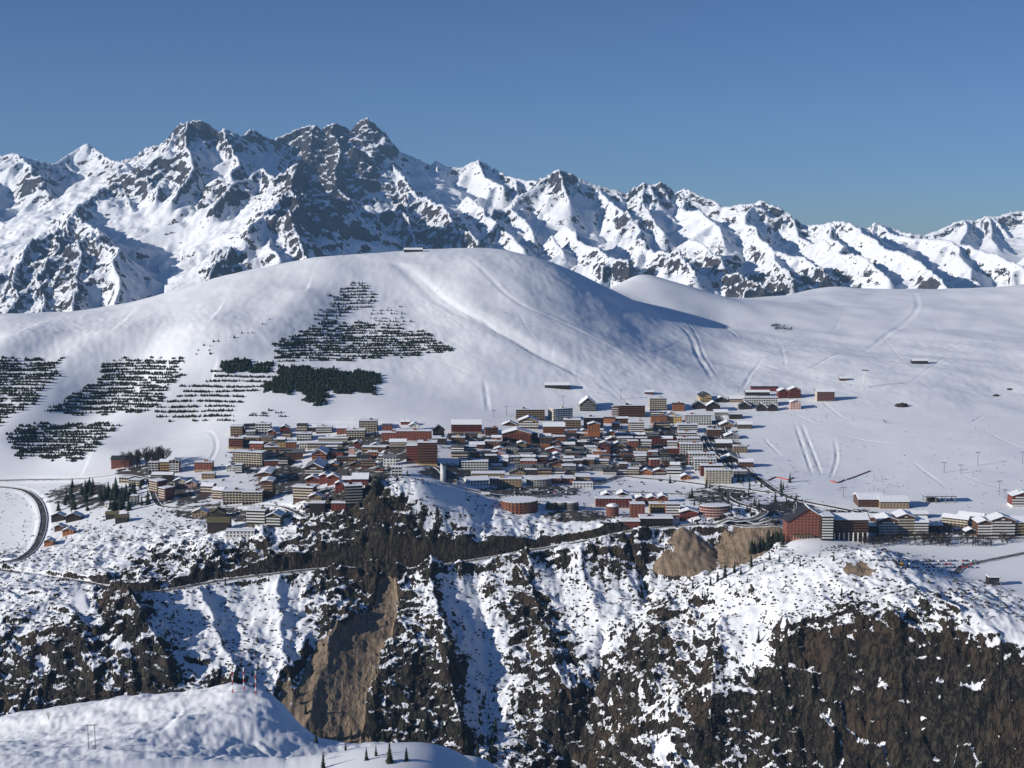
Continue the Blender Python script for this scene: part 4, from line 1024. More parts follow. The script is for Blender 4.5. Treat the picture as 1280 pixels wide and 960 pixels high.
# --- lower centre
B(744, 790, 635, 623, 'flat', 'bal', 'pink', 'red', snow=1, depth=12, label='long pink building with a red window band below the rink')
B(788, 806, 647, 630, 'flat', 'win', 'brick', snow=.4, depth=12, label='stout terracotta tower below the long pink building')
B(832, 850, 647, 630, 'flat', 'bal', 'brick', 'white', snow=.4, depth=12, label='terracotta tower with a white window strip beside the lower red houses')
for i, q in enumerate([(752, 766, 624, 616), (771, 786, 624, 615)]): B(*q, 'gf', 'win', 'dark', snow=1.5, depth=12, label=['dark chalet with snow gable behind the western end of the long pink building', 'dark chalet with snow gable behind the middle of the long pink building'][i])
for i, q in enumerate([(795, 808, 630, 620), (809, 822, 631, 620), (822, 835, 630, 619)]): B(*q, 'gf', 'win', 'brick', snow=1.6, depth=12, pitch=.4, label=['first', 'second', 'third'][i] + ' of three red gabled houses in a zigzag row, counted from the pink building')
B(812, 832, 641, 630, 'flat', 'win', 'ochre', snow=1, depth=10, label='low ochre house between the two terracotta towers')
B(850, 872, 649, 637, 'gf', 'bal', 'red', 'red', snow=1.5, depth=14, pitch=.3, label='red house with lopsided snow gable beside the terracotta tower')
B(776, 800, 660, 652, 'flat', 'win', 'red', snow=1.6, depth=12, label='low red shop end of the long snow-roofed hall')
B(800, 841, 658, 648, 'flat', 'grid', 'dark', 'dark', snow=1.8, depth=16, label='long snow-roofed hall on posts at the top of the spoil heap')
# --- hotels on the rim to the east
B(983, 1026, 673, 635, 'gf', 'win', 'brick', snow=2, depth=20, rz=0, pitch=.62, ridge=.62, roofmat='slate', label='tall red gabled hotel with rows of small windows on the rim')
B(1027, 1041, 676, 645, 'flat', 'bal', 'dark', 'white', snow=.8, depth=20, label='narrow dark stair wing with white balconies beside the tall red gabled hotel')
B(1041, 1085, 676, 646, 'gs', 'bal', 'dark', 'brown', snow=.5, depth=20, label='long dark hotel standing on white pillars beside the red gabled hotel')
B(1098, 1122, 670, 646, 'gf', 'bal', 'brown', 'white', snow=1.3, depth=20, pitch=.35, label='western half of the brown hotel with white balconies and curved snow roof')
B(1121, 1143, 670, 642, 'gf', 'bal', 'brown', 'cream', snow=1.3, depth=20, pitch=.35, label='tall middle of the brown hotel with white balconies and curved snow roof')
B(1142, 1160, 670, 650, 'gs', 'bal', 'brown', 'white', snow=1.3, depth=18, label='eastern end of the brown hotel with white balconies and curved snow roof')
B(1180, 1207, 657, 646, 'gs', 'bal', 'tan', 'cream', snow=.5, depth=11, rz=-32, roofmat='greyroof', label='front one of two parallel cream row houses with dark roofs')
B(1200, 1226, 651, 643, 'gs', 'bal', 'tan', 'cream', snow=.5, depth=11, rz=-32, roofmat='greyroof', label='rear one of two parallel cream row houses with dark roofs')
B(1222, 1240, 671, 650, 'gf', 'bal', 'brown', 'white', snow=1.2, depth=18, pitch=.35, label='left wing of the broad brown hotel above the bus park')
B(1238, 1268, 671, 645, 'gf', 'bal', 'brown', 'white', snow=1.2, depth=18, pitch=.35, label='gabled main body of the broad brown hotel above the bus park')
B(1267, 1300, 670, 650, 'gs', 'bal', 'brown', 'tan', snow=1.0, depth=18, label='right wing of the broad brown hotel above the bus park')
B(1265, 1296, 635, 615, 'gf', 'bal', 'red', 'white', snow=.6, depth=16, base='white', pitch=.3, label='red chalet on a white base standing alone on the piste')
B(1073, 1105, 634, 622, 'gs', 'win', 'brown', snow=2.2, depth=24, pitch=.3, label='western lift station hall under a thick snow roof')
B(1100, 1136, 636, 625, 'gs', 'win', 'tan', snow=2.2, depth=22, pitch=.3, label='eastern lift station hall under a thick snow roof')
B(1086, 1097, 666, 656, 'gs', 'bal', 'brown', 'tan', snow=.6, label='small brown link house between the dark hotel and the brown hotel')
B(1161, 1178, 664, 655, 'gs', 'bal', 'dark', 'brown', snow=.6, label='dark chalet behind the hedge at the eastern end of the brown hotel')
B(1207, 1221, 669, 661, 'gf', 'bal', 'dark', 'tan', snow=.8, label='dark gabled chalet before the cream row houses')
B(1088, 1110, 652, 645, 'gs', 'win', 'brown', snow=.7, label='low brown house behind the western half of the brown hotel')
B(1140, 1160, 648, 641, 'gs', 'win', 'tan', snow=.7, label='low tan house behind the eastern end of the brown hotel')
# --- upper east edge
B(939, 973, 489, 484, 'flat', 'win', 'red', snow=0, roofmat='slate', depth=10, label='long flat dark red shed, highest building of the eastern edge')
B(932, 962, 495, 489, 'gs', 'win', 'dark', snow=.3, depth=10, label='long black-roofed house between the dark red shed and the white terrace')
B(973, 986, 498, 486, 'gf', 'bal', 'red', 'red', snow=1.2, depth=14, label='western half of the twin-gabled dark red chalet')
B(986, 1001, 498, 484, 'gf', 'bal', 'red', 'red', snow=1.2, depth=14, label='eastern half of the twin-gabled dark red chalet')
B(930, 972, 508, 497, 'flat', 'grid', 'grey', 'white', snow=1.2, depth=12, label='long white terrace of flats at the eastern edge')
B(1021, 1043, 502, 488, 'gs', 'bal', 'cream', 'red', snow=.4, depth=14, label='lone cream chalet with red roof edge on the open piste')
B(988, 1001, 512, 500, 'gf', 'win', 'pink', snow=1, depth=11, label='small pink gabled chalet below the twin-gabled red chalet')
for i, q in enumerate([(924, 938, 512, 503), (946, 958, 514, 505), (961, 972, 514, 505)]): B(*q, 'gf', 'win', 'dark', snow=2, pitch=.6, label=['black A-frame at the street end of the long white terrace', 'black A-frame before the middle of the long white terrace', 'black A-frame before the far end of the long white terrace'][i])
B(681, 712, 486, 480, 'gs', 'win', 'dark', snow=.8, depth=12, label='long low restaurant alone on the lower ski slope')
B(505, 528, 315, 311, 'gs', 'win', 'dark', snow=.4, depth=12, label='low hut on the summit of the domed hill')
B(1140, 1160, 455, 450, 'gs', 'win', 'dark', snow=.6, depth=10, label='farm hut far out on the snow plateau')
B(1050, 1060, 476, 472, 'gs', 'win', 'brown', snow=.8, depth=9, label='tiny hut near the lattice mast on the plateau')
B(806, 817, 493, 489, 'gs', 'win', 'red', snow=.4, depth=9, label='little red ski hut on the slope above the cream gridded block')
# --- east side of the street, small houses in the shade
for i, q in enumerate([(893, 910, 520, 514), (912, 928, 524, 518), (900, 918, 534, 527), (922, 940, 536, 529), (884, 902, 545, 537), (906, 924, 549, 541), (895, 915, 560, 552), (917, 934, 566, 558), (903, 922, 577, 569), (924, 942, 584, 576), (917, 934, 597, 589), (894, 909, 503, 496), (912, 930, 503, 497)]):
    B(*q, ['gs', 'flat', 'gf'][i % 3], 'win', ['grey', 'dark', 'tan', 'olive', 'brown'][i % 5], snow=[.9, .5, 1.2][i % 3], roofmat=['greyroof', 'slate'][i % 2])
# --- the closely built quarters: rows of chalets
def free(u, v, w_, hgt=8):
    for b_ in BLD:
        if abs(b_['u'] - u) < (b_['u1'] - b_['u0'] + w_) * .44 and b_['vt'] - .5 < v < b_['v'] + 4.4: return False
    return True
for (ua, ub, va, vb_, dv, du) in [(566, 846, 545, 596, 5.6, 16), (396, 566, 548, 592, 6.0, 14), (300, 396, 540, 604, 6.5, 15), (205, 300, 590, 612, 8, 17), (236, 330, 634, 662, 8, 17), (330, 390, 604, 640, 8, 18), (756, 850, 507, 545, 7.0, 17), (570, 690, 556, 566, 7, 22)]:
    v = va; k = 0
    while v < vb_:
        u = ua + brnd.uniform(0, du)
        while u < ub:
            w_ = brnd.uniform(10, 21)
            hgt = brnd.uniform(6.0, 9.6)
            if free(u, v, w_) and brnd.random() < .93 and not (545 < u < 585 and v > 574) and not (495 < u < 550 and v > 583) and not (u < 470 and v > 586):
                rf = brnd.choice(['flat', 'flat', 'flat', 'gs', 'gf'])
                wlc = brnd.choice(['brown', 'brick', 'red', 'grey', 'tan', 'orange', 'dark', 'orange', 'brown', 'brick', 'white', 'ochre'])
                B(u - w_ / 2, u + w_ / 2, v, v - hgt, rf, brnd.choice(['win', 'bal', 'bal']), wlc, brnd.choice(['white', 'brown', 'tan', 'cream']), snow=brnd.choice([0, 0, .45, .6, .8]), depth=brnd.uniform(8, 11), rz=brnd.uniform(-9, 9), roofmat=brnd.choice(['slate', 'greyroof']), pitch=brnd.uniform(.28, .45))
            u += w_ * .5 + du * brnd.uniform(.4, .65)
        v += dv * brnd.uniform(.85, 1.15)
print('buildings', len(BLD))

# ------------------------------------------------------------------ buildings with shapes of their own
def site(u, v, D=None):
    g = ground(u, v) if D is None else P(u, v, D)
    if D is None: g[2] = h_at(g[0], g[1])
    return g, F_PX / (g[1] * cp - g[2] * sp)
def reg(root, u0, u1, vb, vt, label, wall='white'):
    g = root.location
    BLD.append(dict(o=root, c=np.array([g[0], g[1]]), W=15, Dp=15, H=10, n=3, wall=wall, roof='x', snow=1, style='win', trim='white', roofmat='slate', label=label, u=(u0 + u1) / 2, v=vb, u0=u0, u1=u1, vt=vt))
# church: white slanted bell tower and a dark tent roof curling round it
g, px = site(560, 603); k = 1 / px
ch = empty('church', tuple(g))
mb = MB(); mb.box(-9 * k, 11 * k, 0, 20 * k, -5, 3.4); mb.build('wall', MT_['grey'], ch)
mb = MB()
N = 20; apex = (-3 * k, 6 * k, 22 * k)
base = []
for i in range(N):
    t = 2 * math.pi * i / N
    base.append((1.5 * k + 12.5 * k * math.cos(t), 9 * k + 12 * k * math.sin(t), 2.0 + .9 * math.sin(3 * t)))
mid = [(apex[0] + .42 * (x - apex[0]), apex[1] + .42 * (y - apex[1]), z + .36 * (apex[2] - z)) for x, y, z in base]
vs = base + mid + [apex]
mb.add(vs, [(i, (i + 1) % N, (i + 1) % N + N, i + N) for i in range(N)] + [(i + N, (i + 1) % N + N, 2 * N) for i in range(N)] + [tuple(range(N - 1, -1, -1))])
cr_ = mb.build('roof', MT_['slate'], ch)
mb = MB(); mb.lathe([(3.5 * k, -4), (3.4 * k, 14 * k), (3.3 * k, 22 * k)], 20, -6 * k, -1.2 * k)
for i in range(len(mb.v)):
    x, y, z = mb.v[i]
    if z > 21 * k: mb.v[i] = (x, y, z + (x + 6 * k) * -.7)
mb.build('bell_tower', MT_['white'], ch, True)
mb = MB()
for j in range(3): mb.box(8 * k, 8 * k + 1.6, -3.5 * k + .6 * j, -3.44 * k + .6 * j, .5, 2.6)
mb.build('door', MT_['brown'], ch)
mb = MB(); mb.tube((-6 * k, -1.2 * k, 22 * k), (-6 * k, -1.2 * k, 26 * k), .12); mb.tube((-6.7 * k, -1.2 * k, 25 * k), (-5.3 * k, -1.2 * k, 25 * k), .1); mb.build('cross', MT_['darkmetal'], ch)
reg(ch, 549, 572, 603, 573, 'church with a round white bell tower and a dark tent-shaped roof')
# round-plan buildings
def round_house(u0, u1, vb, vt, wall, label, a0=0, a1=360, trim=None, snow=1.0, teeth=False, sq=.55, dome=False, name='round_building'):
    g, px = site((u0 + u1) / 2, vb); r = (u1 - u0) / 2 / px; H = (vb - vt) / px
    root = empty(name, tuple(g)); N = 28
    ring = [(r * math.cos(R_(a0 + (a1 - a0) * i / (N - 1 if a1 - a0 < 360 else N))), r * sq * 1.6 + r * sq * 1.6 * math.sin(R_(a0 + (a1 - a0) * i / (N - 1 if a1 - a0 < 360 else N)))) for i in range(N)]
    def loop(mb, scale, z0, z1, cx=0, cy=r * sq * 1.6):
        p = [(cx + (x - cx) * scale, cy + (y - cy) * scale) for x, y in ring]; n = len(p)
        mb.add([(x, y, z0) for x, y in p] + [(x, y, z1) for x, y in p], [tuple(range(n - 1, -1, -1)), tuple(range(n, 2 * n))] + [(i, (i + 1) % n, (i + 1) % n + n, i + n) for i in range(n)])
    mb = MB(); loop(mb, 1, -5, H); wo = mb.build('wall', MT_[wall], root)
    mb = MB(); loop(mb, 1.04, H, H + .4); ro = mb.build('roof', MT_['slate'], root)
    mb = MB()
    if dome:
        cyy = r * sq * 1.6
        for sc_, z0, z1 in ((1.0, .402, 1.0), (.8, 1.003, 2.0), (.5, 2.003, 2.9)): loop(mb, sc_, H + z0, H + z1)
    else: loop(mb, 1.0, H + .402, H + .4 + .5 * snow)
    mb.build('snow_layer', MT_['snow'], ro)
    st = max(1, int(round(H / 2.9))); wn, bl = MB(), MB()
    cy = r * sq * 1.6
    for kf in range(st):
        z0 = H * kf / st; sh = H / st
        for i in range(N):
            x0, y0 = ring[i]; x1, y1 = ring[(i + 1) % N]
            if math.hypot(x1 - x0, y1 - y0) > r: continue
            def q(f, o): 
                x = x0 + (x1 - x0) * f; y = y0 + (y1 - y0) * f; l = math.hypot(x, y - cy) + 1e-6
                return (x + x / l * o, y + (y - cy) / l * o)
            a, b_ = q(.18, .05), q(.82, .05)
            wn.add([(*a, z0 + sh * .28), (*b_, z0 + sh * .28), (*b_, z0 + sh * .82), (*a, z0 + sh * .82)], [(0, 1, 2, 3)])
            if trim:
                a, b_ = q(0, 1.0), q(1, 1.0); c, d = q(0, .1), q(1, .1)
                bl.add([(*a, z0 - .1), (*b_, z0 - .1), (*b_, z0 + sh * .26), (*a, z0 + sh * .26), (*c, z0 - .1), (*d, z0 - .1), (*d, z0 + sh * .26), (*c, z0 + sh * .26)], [(0, 1, 2, 3), (3, 2, 6, 7), (4, 5, 1, 0)])
    wn.build('window_rows', MT_['glass'], wo, kind='stuff'); bl.build('balcony_rows', MT_[trim or wall], wo, kind='stuff')
    if teeth:
        mb = MB()
        for i in range(0, N, 1):
            x, y = ring[i]; mb.box(x - .55, x + .55, y - .35, y + .35, H + .405, H + 1.5)
        mb.build('parapet_blocks', MT_['white'], ro, kind='stuff')
    reg(root, u0, u1, vb, vt, label, wall)
    return root
round_house(626, 672, 643, 629, 'orange', 'round orange block of flats with a toothed white parapet on the gorge lip', trim='brick', teeth=True)
round_house(758, 774, 646, 634, 'brick', 'octagonal brick pavilion with a domed snow cap below the long pink building', dome=True, sq=.5)
round_house(658, 690, 608, 600, 'grey', 'curved low grey building with a snow roof by the market square', sq=.3)
round_house(876, 914, 647, 634, 'brick', 'curved terracotta building with pale window bands beside the road junction', trim='pink', sq=.35)
for i, (a_, b_) in enumerate([(683, 697), (695, 710), (708, 723)]):
    round_house(a_, b_, 638, 629, 'ochre' if i == 0 else 'grey', ['first glazed drum with ochre walls, nearest to the round orange block', 'middle glazed grey drum of three beside the round orange block', 'third glazed grey drum, farthest from the round orange block'][i], trim='dark', sq=.6, name='glazed_drum')
# porch and pillars of the two rim hotels
for b_ in BLD:
    if b_['label'] and b_['label'].startswith('tall red gabled hotel'):
        mb = MB(); W = b_['W']; mb.box(-W * .33, W * .25, -4.5, -.02, 3.4, 4.0); p_ = mb.build('porch_roof', MT_['olive'], b_['o'])
        mb = MB()
        for i in range(8): mb.box(-W * .32 + i * W * .08, -W * .32 + i * W * .08 + .35, -4.4, -4.1, -5, 3.398)
        mb.build('porch_posts', MT_['cream'], p_, kind='stuff')
    if b_['label'] and b_['label'].startswith('long dark hotel standing on white'):
        W = b_['W']
        for i in range(8):
            mb = MB(); x = -W * .47 + i * W * .134; mb.box(x - .5, x + .5, -2.6, -1.5, -6, 9.0); mb.build('pillar', MT_['white'], b_['o'])
# gondola canopy on posts
g, px = site(1178, 629); k = 1 / px
cn = empty('lift_canopy', tuple(g), 0)
mb = MB(); mb.box(-22 * k, 18 * k, 0, 14, 8 * k, 9.2 * k); ro = mb.build('roof', MT_['greyroof'], cn)
mb = MB(); mb.box(-21.8 * k, 17.8 * k, .2, 13.8, 9.2 * k + .003, 9.2 * k + .4); mb.build('snow_layer', MT_['snow'], ro)
for x in (-20, -8, 4, 16):
    for y in (1, 13):
        mb = MB(); mb.box(x * k - .4, x * k + .4, y - .4, y + .4, -4, 8 * k - .003); mb.build('post', MT_['steel'], cn)
mb = MB(); mb.box(-17 * k, -4 * k, 4, 11, -3, 5 * k); mb.build('cabin', MT_['dark'], cn)
reg(cn, 1157, 1197, 629, 618, 'open lift canopy on steel posts at the edge of the piste', 'grey')
# small dark lift station box with its return pylon on the rim
g, px = site(1243, 731); k = 1 / px
ls = empty('lift_station', tuple(g))
mb = MB(); mb.box(-7 * k, 6 * k, 0, 9, -3, 9 * k); mb.build('wall', MT_['dark'], ls)
mb = MB(); mb.box(-8 * k, 7 * k, -1, 10, 9 * k + .003, 9.6 * k); ro = mb.build('roof', MT_['slate'], ls)
mb = MB(); mb.box(-7.8 * k, 6.8 * k, -.8, 9.8, 9.6 * k + .003, 10.4 * k, .2, .2); mb.build('snow_layer', MT_['snow'], ro)
mb = MB(); mb.box(-5 * k, 4 * k, -.06, 0, .5, 6.5 * k); mb.build('opening', MT_['glass'], ls)
reg(ls, 1235, 1250, 731, 721, 'small black chairlift station in a snow hollow on the cliff rim', 'dark')

# ------------------------------------------------------------------ labels of the houses that have none yet: colour, storeys, roof, and what they stand by
LAND = []
for b_ in BLD:
    l = b_['label']
    if not l: continue
    for key, short in (('church with', 'the church'), ('main body of the huge', 'the huge red-brown tower block'), ('long grey slab', 'the long grey slab'), ('orange gabled hotel', 'the orange gabled hotel'), ('large brown gabled', 'the large brown gabled hotel'), ('black block with white', 'the black block with white uprights'), ('wide orange-brown', 'the wide orange-brown hotel'), ('white and cream tower', 'the white and cream tower'), ('long dark gridded', 'the long dark slab'), ('orange block with white', 'the orange block with white balconies'), ('big cream block', 'the big cream block'), ('broad orange-red', 'the broad orange-red hotel'), ('pink windowless', 'the pink windowless tower'), ('block with red loggias in', 'the block with red loggias'), ('upper of two long low cream', 'the long cream terraces'), ('tall block with dark red', 'the tall block with cream frames'), ('long terracotta block', 'the long terracotta block'), ('curved low grey', 'the curved grey building'), ('dark red slab', 'the dark red slab on the main street'), ('tan workshop', 'the tan workshop'), ('cream gridded block', 'the cream gridded block'), ('long white terrace', 'the long white terrace'), ('second, larger black', 'the black A-shaped roofs')):
        if l.startswith(key): LAND.append((b_['c'], short))
NUM = ['', 'one-storey', 'two-storey', 'three-storey', 'four-storey', 'five-storey', 'six-storey', 'seven-storey']
ORD = ['nearest', 'second nearest', 'third nearest', 'fourth nearest', 'fifth nearest', 'sixth nearest', 'seventh nearest', 'eighth nearest', 'ninth nearest']
todo = [b_ for b_ in BLD if not b_['label']]
pairs = {}
for b_ in todo:
    d = [(np.hypot(*(b_['c'] - c)), s_, c) for c, s_ in LAND]
    d.sort(key=lambda q: q[0])
    b_['dist'] = d[0][0]
    rel = 'uphill of' if b_['c'][1] > d[0][2][1] + 6 else ('downhill of' if b_['c'][1] < d[0][2][1] - 6 else 'level with')
    rf_ = {'flat': 'flat roof', 'gs': 'saddle roof', 'gf': 'gable front'}[b_['roof']]
    bits = (WORD[b_['wall']] + ' chalet', rf_, rel, d[0][1])
    b_['bits'] = bits
    pairs.setdefault(bits, []).append(b_)
for bits, bs in pairs.items():
    bs.sort(key=lambda q: q['dist'])
    for i, b_ in enumerate(bs):
        o_ = '' if len(bs) == 1 else ORD[min(i, 8)] + ' '
        b_['label'] = '%s%s, %s, %s %s' % (o_, bits[0], bits[1], bits[2], bits[3])
        if len(b_['label'].split()) > 16: b_['label'] = b_['label'].replace(' timber', '').replace('second nearest', '2nd nearest')
for b_ in BLD:
    if len(b_['label'].replace('-', ' ').split()) > 16: b_['label'] = b_['label'].replace(' on the main street', '').replace(' timber', '').replace(' with white balconies', '').replace(' with white uprights', '').replace(' nearest', '')
    o = b_['o']; o['label'] = b_['label']
    nm = o.name.split('.')[0]
    o['category'] = {'church': 'church', 'chalet': 'chalet', 'apartment_block': 'building', 'round_building': 'building', 'glazed_drum': 'building', 'lift_canopy': 'canopy', 'lift_station': 'lift station'}.get(nm, 'building')
    o['group'] = {'chalet': 'chalets of the ski town', 'apartment_block': 'apartment blocks and hotels of the ski town'}.get(nm, 'public buildings of the ski town')

# ------------------------------------------------------------------ trees
m, n, b = mat('needles', .9)
oi = node(n, 'ShaderNodeObjectInfo')
n.links.new(mixc(n, mapr(n, noise_(n, 1, 3, .6, stretch(n, .6, .6, .6)), .35, .65), (.010, .017, .011), (.030, .042, .022)), b.inputs['Base Color'])
MT_['needles'] = m
MT_['twigs'] = plain('bare_twigs', (.060, .047, .037), (.035, .028, .023), .9)
trn = random.Random(21)
def conifer_mesh(seed):
    r = random.Random(seed); mb = MB(); H = 1.0
    for L in range(11):
        f = L / 10.5; z = .08 + .9 * f; rad = (.20 * (1 - f) ** .8 + .015) * r.uniform(.85, 1.15)
        nb = 9 if f < .6 else 6
        a0 = r.random() * 6
        for i in range(nb):
            if r.random() < .08: continue
            a = a0 + 2 * math.pi * i / nb + r.uniform(-.2, .2); rr_ = rad * r.uniform(.7, 1.2); w_ = .55 * rr_ + .012
            ca, sa = math.cos(a), math.sin(a)
            tip = (ca * rr_, sa * rr_, z - rr_ * .45)
            l = (ca * rr_ * .45 - sa * w_ * .5, sa * rr_ * .45 + ca * w_ * .5, z - .02)
            q = (ca * rr_ * .45 + sa * w_ * .5, sa * rr_ * .45 - ca * w_ * .5, z - .02)
            top = (0, 0, z + .075)
            mb.add([top, l, tip, q, (0, 0, z - .03)], [(0, 1, 2), (0, 2, 3), (4, 2, 1), (4, 3, 2)])
    return mb.mesh('crown', MT_['needles']), None
def trunk_mesh(h=.3, r=.016):
    mb = MB(); mb.tube((0, 0, -.06), (0, 0, h), r, r * .7, 6); return mb.mesh('trunk', MT_['trunk'])
CON = [conifer_mesh(i)[0] for i in range(4)]; CTR = trunk_mesh(.9, .014)
def bare_mesh(seed, spread=.55, depth=4):
    r = random.Random(seed); mb = MB(); tr = MB()
    def grow(p, d, ln, rad, lev):
        q = p + d * ln
        (tr if lev == 0 else mb).tube(p, q, rad, rad * .65, 5 if lev == 0 else 3)
        if lev >= depth: return
        for i in range(3 if lev else 5):
            nd = d + np.array([r.uniform(-1, 1), r.uniform(-1, 1), r.uniform(-.25, .6)]) * spread
            nd /= np.linalg.norm(nd)
            f = r.uniform(.45, 1.0)
            grow(p + d * ln * f, nd, ln * r.uniform(.55, .78), rad * .62, lev + 1)
    grow(np.array([0, 0, -.04]), np.array([0, 0, 1.0]), .36, .022, 0)
    return mb.mesh('crown', MT_['twigs']), tr.mesh('trunk', MT_['trunk'])
BARE = [bare_mesh(40 + i, .6, 5) for i in range(3)]
SHRUB = [bare_mesh(60 + i, .95, 4) for i in range(3)]
def tree(pos, h, kind, label, group, wide=1.0, name=None):
    o = empty(name or {'c': 'conifer', 'b': 'bare_tree', 's': 'bare_shrub'}[kind], tuple(pos), trn.uniform(0, 6.28), label=label, category='tree' if kind != 's' else 'shrub', group=group)
    o.scale = (h * wide, h * wide, h)
    if kind == 'c': cr2, tk = trn.choice(CON), CTR
    elif kind == 'b': cr2, tk = trn.choice(BARE)
    else: cr2, tk = trn.choice(SHRUB)
    link('crown', cr2, o); link('trunk', tk, o)
    return o
def at_ground(u, v):
    g = ground(u, v); g[2] = h_at(g[0], g[1]) - .15; return g
# dark grove at the western end of the town
for i in range(58):
    u, v = trn.gauss(112, 34), trn.uniform(605, 640)
    if trn.random() < .5: u, v = trn.gauss(150, 14), trn.uniform(612, 640)
    u = min(max(u, 30), 185)
    tree(at_ground(u, v), trn.uniform(10, 18), 'c', 'dark conifer of the grove below the long stepped brown building', 'conifers of the western grove', 1.35)
# slope below the red gabled hotel
for (u, v, h) in [(906, 722, 15), (918, 716, 12), (926, 718, 10), (897, 727, 11), (888, 732, 10), (939, 709, 13), (948, 803, 12), (962, 700, 9), (974, 702, 8), (1000, 708, 8), (992, 702, 6), (1042, 701, 8), (1052, 745, 9), (1160, 770, 10), (1120, 706, 7), (866, 735, 9), (878, 748, 8), (912, 735, 7), (934, 728, 6), (955, 712, 7)]:
    tree(at_ground(u, v), h, 'c', 'scattered conifer on the snowy spur below the tall red gabled hotel', 'conifers on the snowy spur')
for i in range(34):
    u = trn.uniform(938, 990); v = 690 - (u - 938) * .32 + trn.uniform(-8, 5)
    tree(at_ground(u, v), trn.uniform(8, 13), 'c', 'conifer of the dense dark stand at the foot of the red gabled hotel', 'dense stand of conifers under the hotel', 1.5)
# fringe of the foreground knoll
for (u, v, h) in [(404, 960, 5.5), (458, 950, 4.5), (487, 953, 7.5), (470, 945, 4), (432, 938, 4), (395, 928, 5), (508, 951, 5)]:
    tree(at_ground(u, v), h, 'c', 'young conifer on the edge of the snow knoll above the gorge', 'young conifers on the knoll')
for i in range(26):
    u = trn.uniform(380, 620); v = trn.uniform(912, 948)
    p_ = ground(u, v, 1000)
    p_[2] = h_at(p_[0], p_[1]) - .2
    tree(p_, trn.uniform(9, 15), 'c', 'conifer at the bottom of the gorge behind the snow knoll', 'conifers in the gorge bottom')
# gorge walls
k = 0
while k < 62:
    u, v = trn.uniform(150, 1000), trn.uniform(730, 930)
    p_ = ground(u, v, 1000)
    if not (.3 < rock_density(np.array([u], np.float32), np.array([v], np.float32))[0][0] < .97): continue
    p_[2] = h_at(p_[0], p_[1]) - .2
    tree(p_, trn.uniform(5, 11), 'c', 'conifer clinging to the steep rocky wall of the gorge', 'conifers on the gorge walls'); k += 1
# in the town
k = 0
while k < 62:
    u, v = trn.choice([(trn.uniform(300, 560), trn.uniform(540, 606)), (trn.uniform(570, 860), trn.uniform(535, 604)), (trn.uniform(860, 1000), trn.uniform(600, 640))])
    if not free(u, v, 3): continue
    tree(at_ground(u, v), trn.uniform(6, 12), 'c', 'garden conifer standing between the houses of the town', 'garden conifers in the town', 1.1); k += 1
# bare trees
for i in range(34):
    left = i < 13
    u = trn.gauss(166, 6) if left else trn.gauss(193, 9); v = trn.uniform(581, 588)
    tree(at_ground(u, v), trn.uniform(19, 25) if left else trn.uniform(24, 34), 'b', 'tall bare tree of the lower, lighter clump above the terracotta house' if left else 'tall bare tree of the higher, darker clump above the orange block', 'tall bare trees above the western blocks', 1.0)
for i in range(100):
    u = trn.uniform(1076, 1180) if i < 70 else trn.uniform(1180, 1262); v = trn.uniform(673, 684)
    tree(at_ground(u, v), trn.uniform(7, 12), 's', 'brown leafless shrub of the hedge below the hotels on the rim', 'leafless hedge below the rim hotels', 1.8)
for i in range(62):
    u = trn.uniform(880, 1080); v = 742 - (u - 880) * .26 + trn.uniform(-34, 26)
    tree(at_ground(u, v), trn.uniform(3, 7), 's', 'grey leafless shrub on the snowy spur below the red gabled hotel', 'leafless shrubs on the snowy spur', 1.2)
for i in range(60):
    u = trn.uniform(20, 340); v = trn.uniform(648, 715)
    tree(at_ground(u, v), trn.uniform(3, 7), 's', 'leafless shrub on the snow slope between the town and the gorge road', 'leafless shrubs above the gorge road', 1.3)
for (u, v, h) in [(61, 900, 5), (405, 950, 4)]:
    tree(at_ground(u, v), h, 's', 'leafless shrub alone on the snow knoll', 'leafless shrubs on the knoll', 1.0)
for (u, v, h) in [(1057, 527, 4), (1066, 526, 5), (1105, 528, 6), (1107, 530, 7), (1034, 520, 4), (1081, 560, 3)]:
    tree(at_ground(u, v), h, 's', 'leafless shrub dotted on the open piste', 'leafless shrubs on the piste', 1.2)
k = 0
while k < 55:
    u, v = trn.choice([(trn.uniform(180, 400), trn.uniform(560, 650)), (trn.uniform(300, 570), trn.uniform(540, 606)), (trn.uniform(570, 860), trn.uniform(540, 606)), (trn.uniform(730, 1000), trn.uniform(600, 655))])
    if not free(u, v, 2): continue
    tree(at_ground(u, v), trn.uniform(4, 9), 's', 'leafless garden shrub between the houses of the town', 'leafless garden shrubs in the town', 1.25); k += 1
# low scrub and stones sticking out of the snow: nobody could count them
sv, sf = [], []
def scrub(p, s):
    k = len(sv); a = trn.random() * 6.28
    for i in range(5):
        t = a + i * 1.2566 + trn.uniform(-.3, .3); r = s * trn.uniform(.5, 1.1)
        sv.append((p[0] + r * math.cos(t), p[1] + r * math.sin(t), p[2] - .15 + s * trn.uniform(0, .25)))
    sv.append((p[0] + trn.uniform(-.3, .3) * s, p[1] + trn.uniform(-.3, .3) * s, p[2] + s * trn.uniform(.45, 1.0)))
    for i in range(5): sf.append((k + i, k + (i + 1) % 5, k + 5))
cnt = 0
ii = np.nonzero((Drow > 1120) & (Drow < 1560))[0]
while cnt < 8600:
    i = int(ii[0] + trn.random() * len(ii)); j = int(trn.random() * NC)
    r_ = r0[i, j]
    if SCREE[i, j] > .25: continue
    if r_ < .06 or r_ > .9 or trn.random() > .25 + r_ * 1.0: continue
    scrub((X[i, j] + trn.uniform(-1, 1), Y[i, j] + trn.uniform(-1, 1), Z[i, j]), trn.uniform(.6, 2.3)); cnt += 1
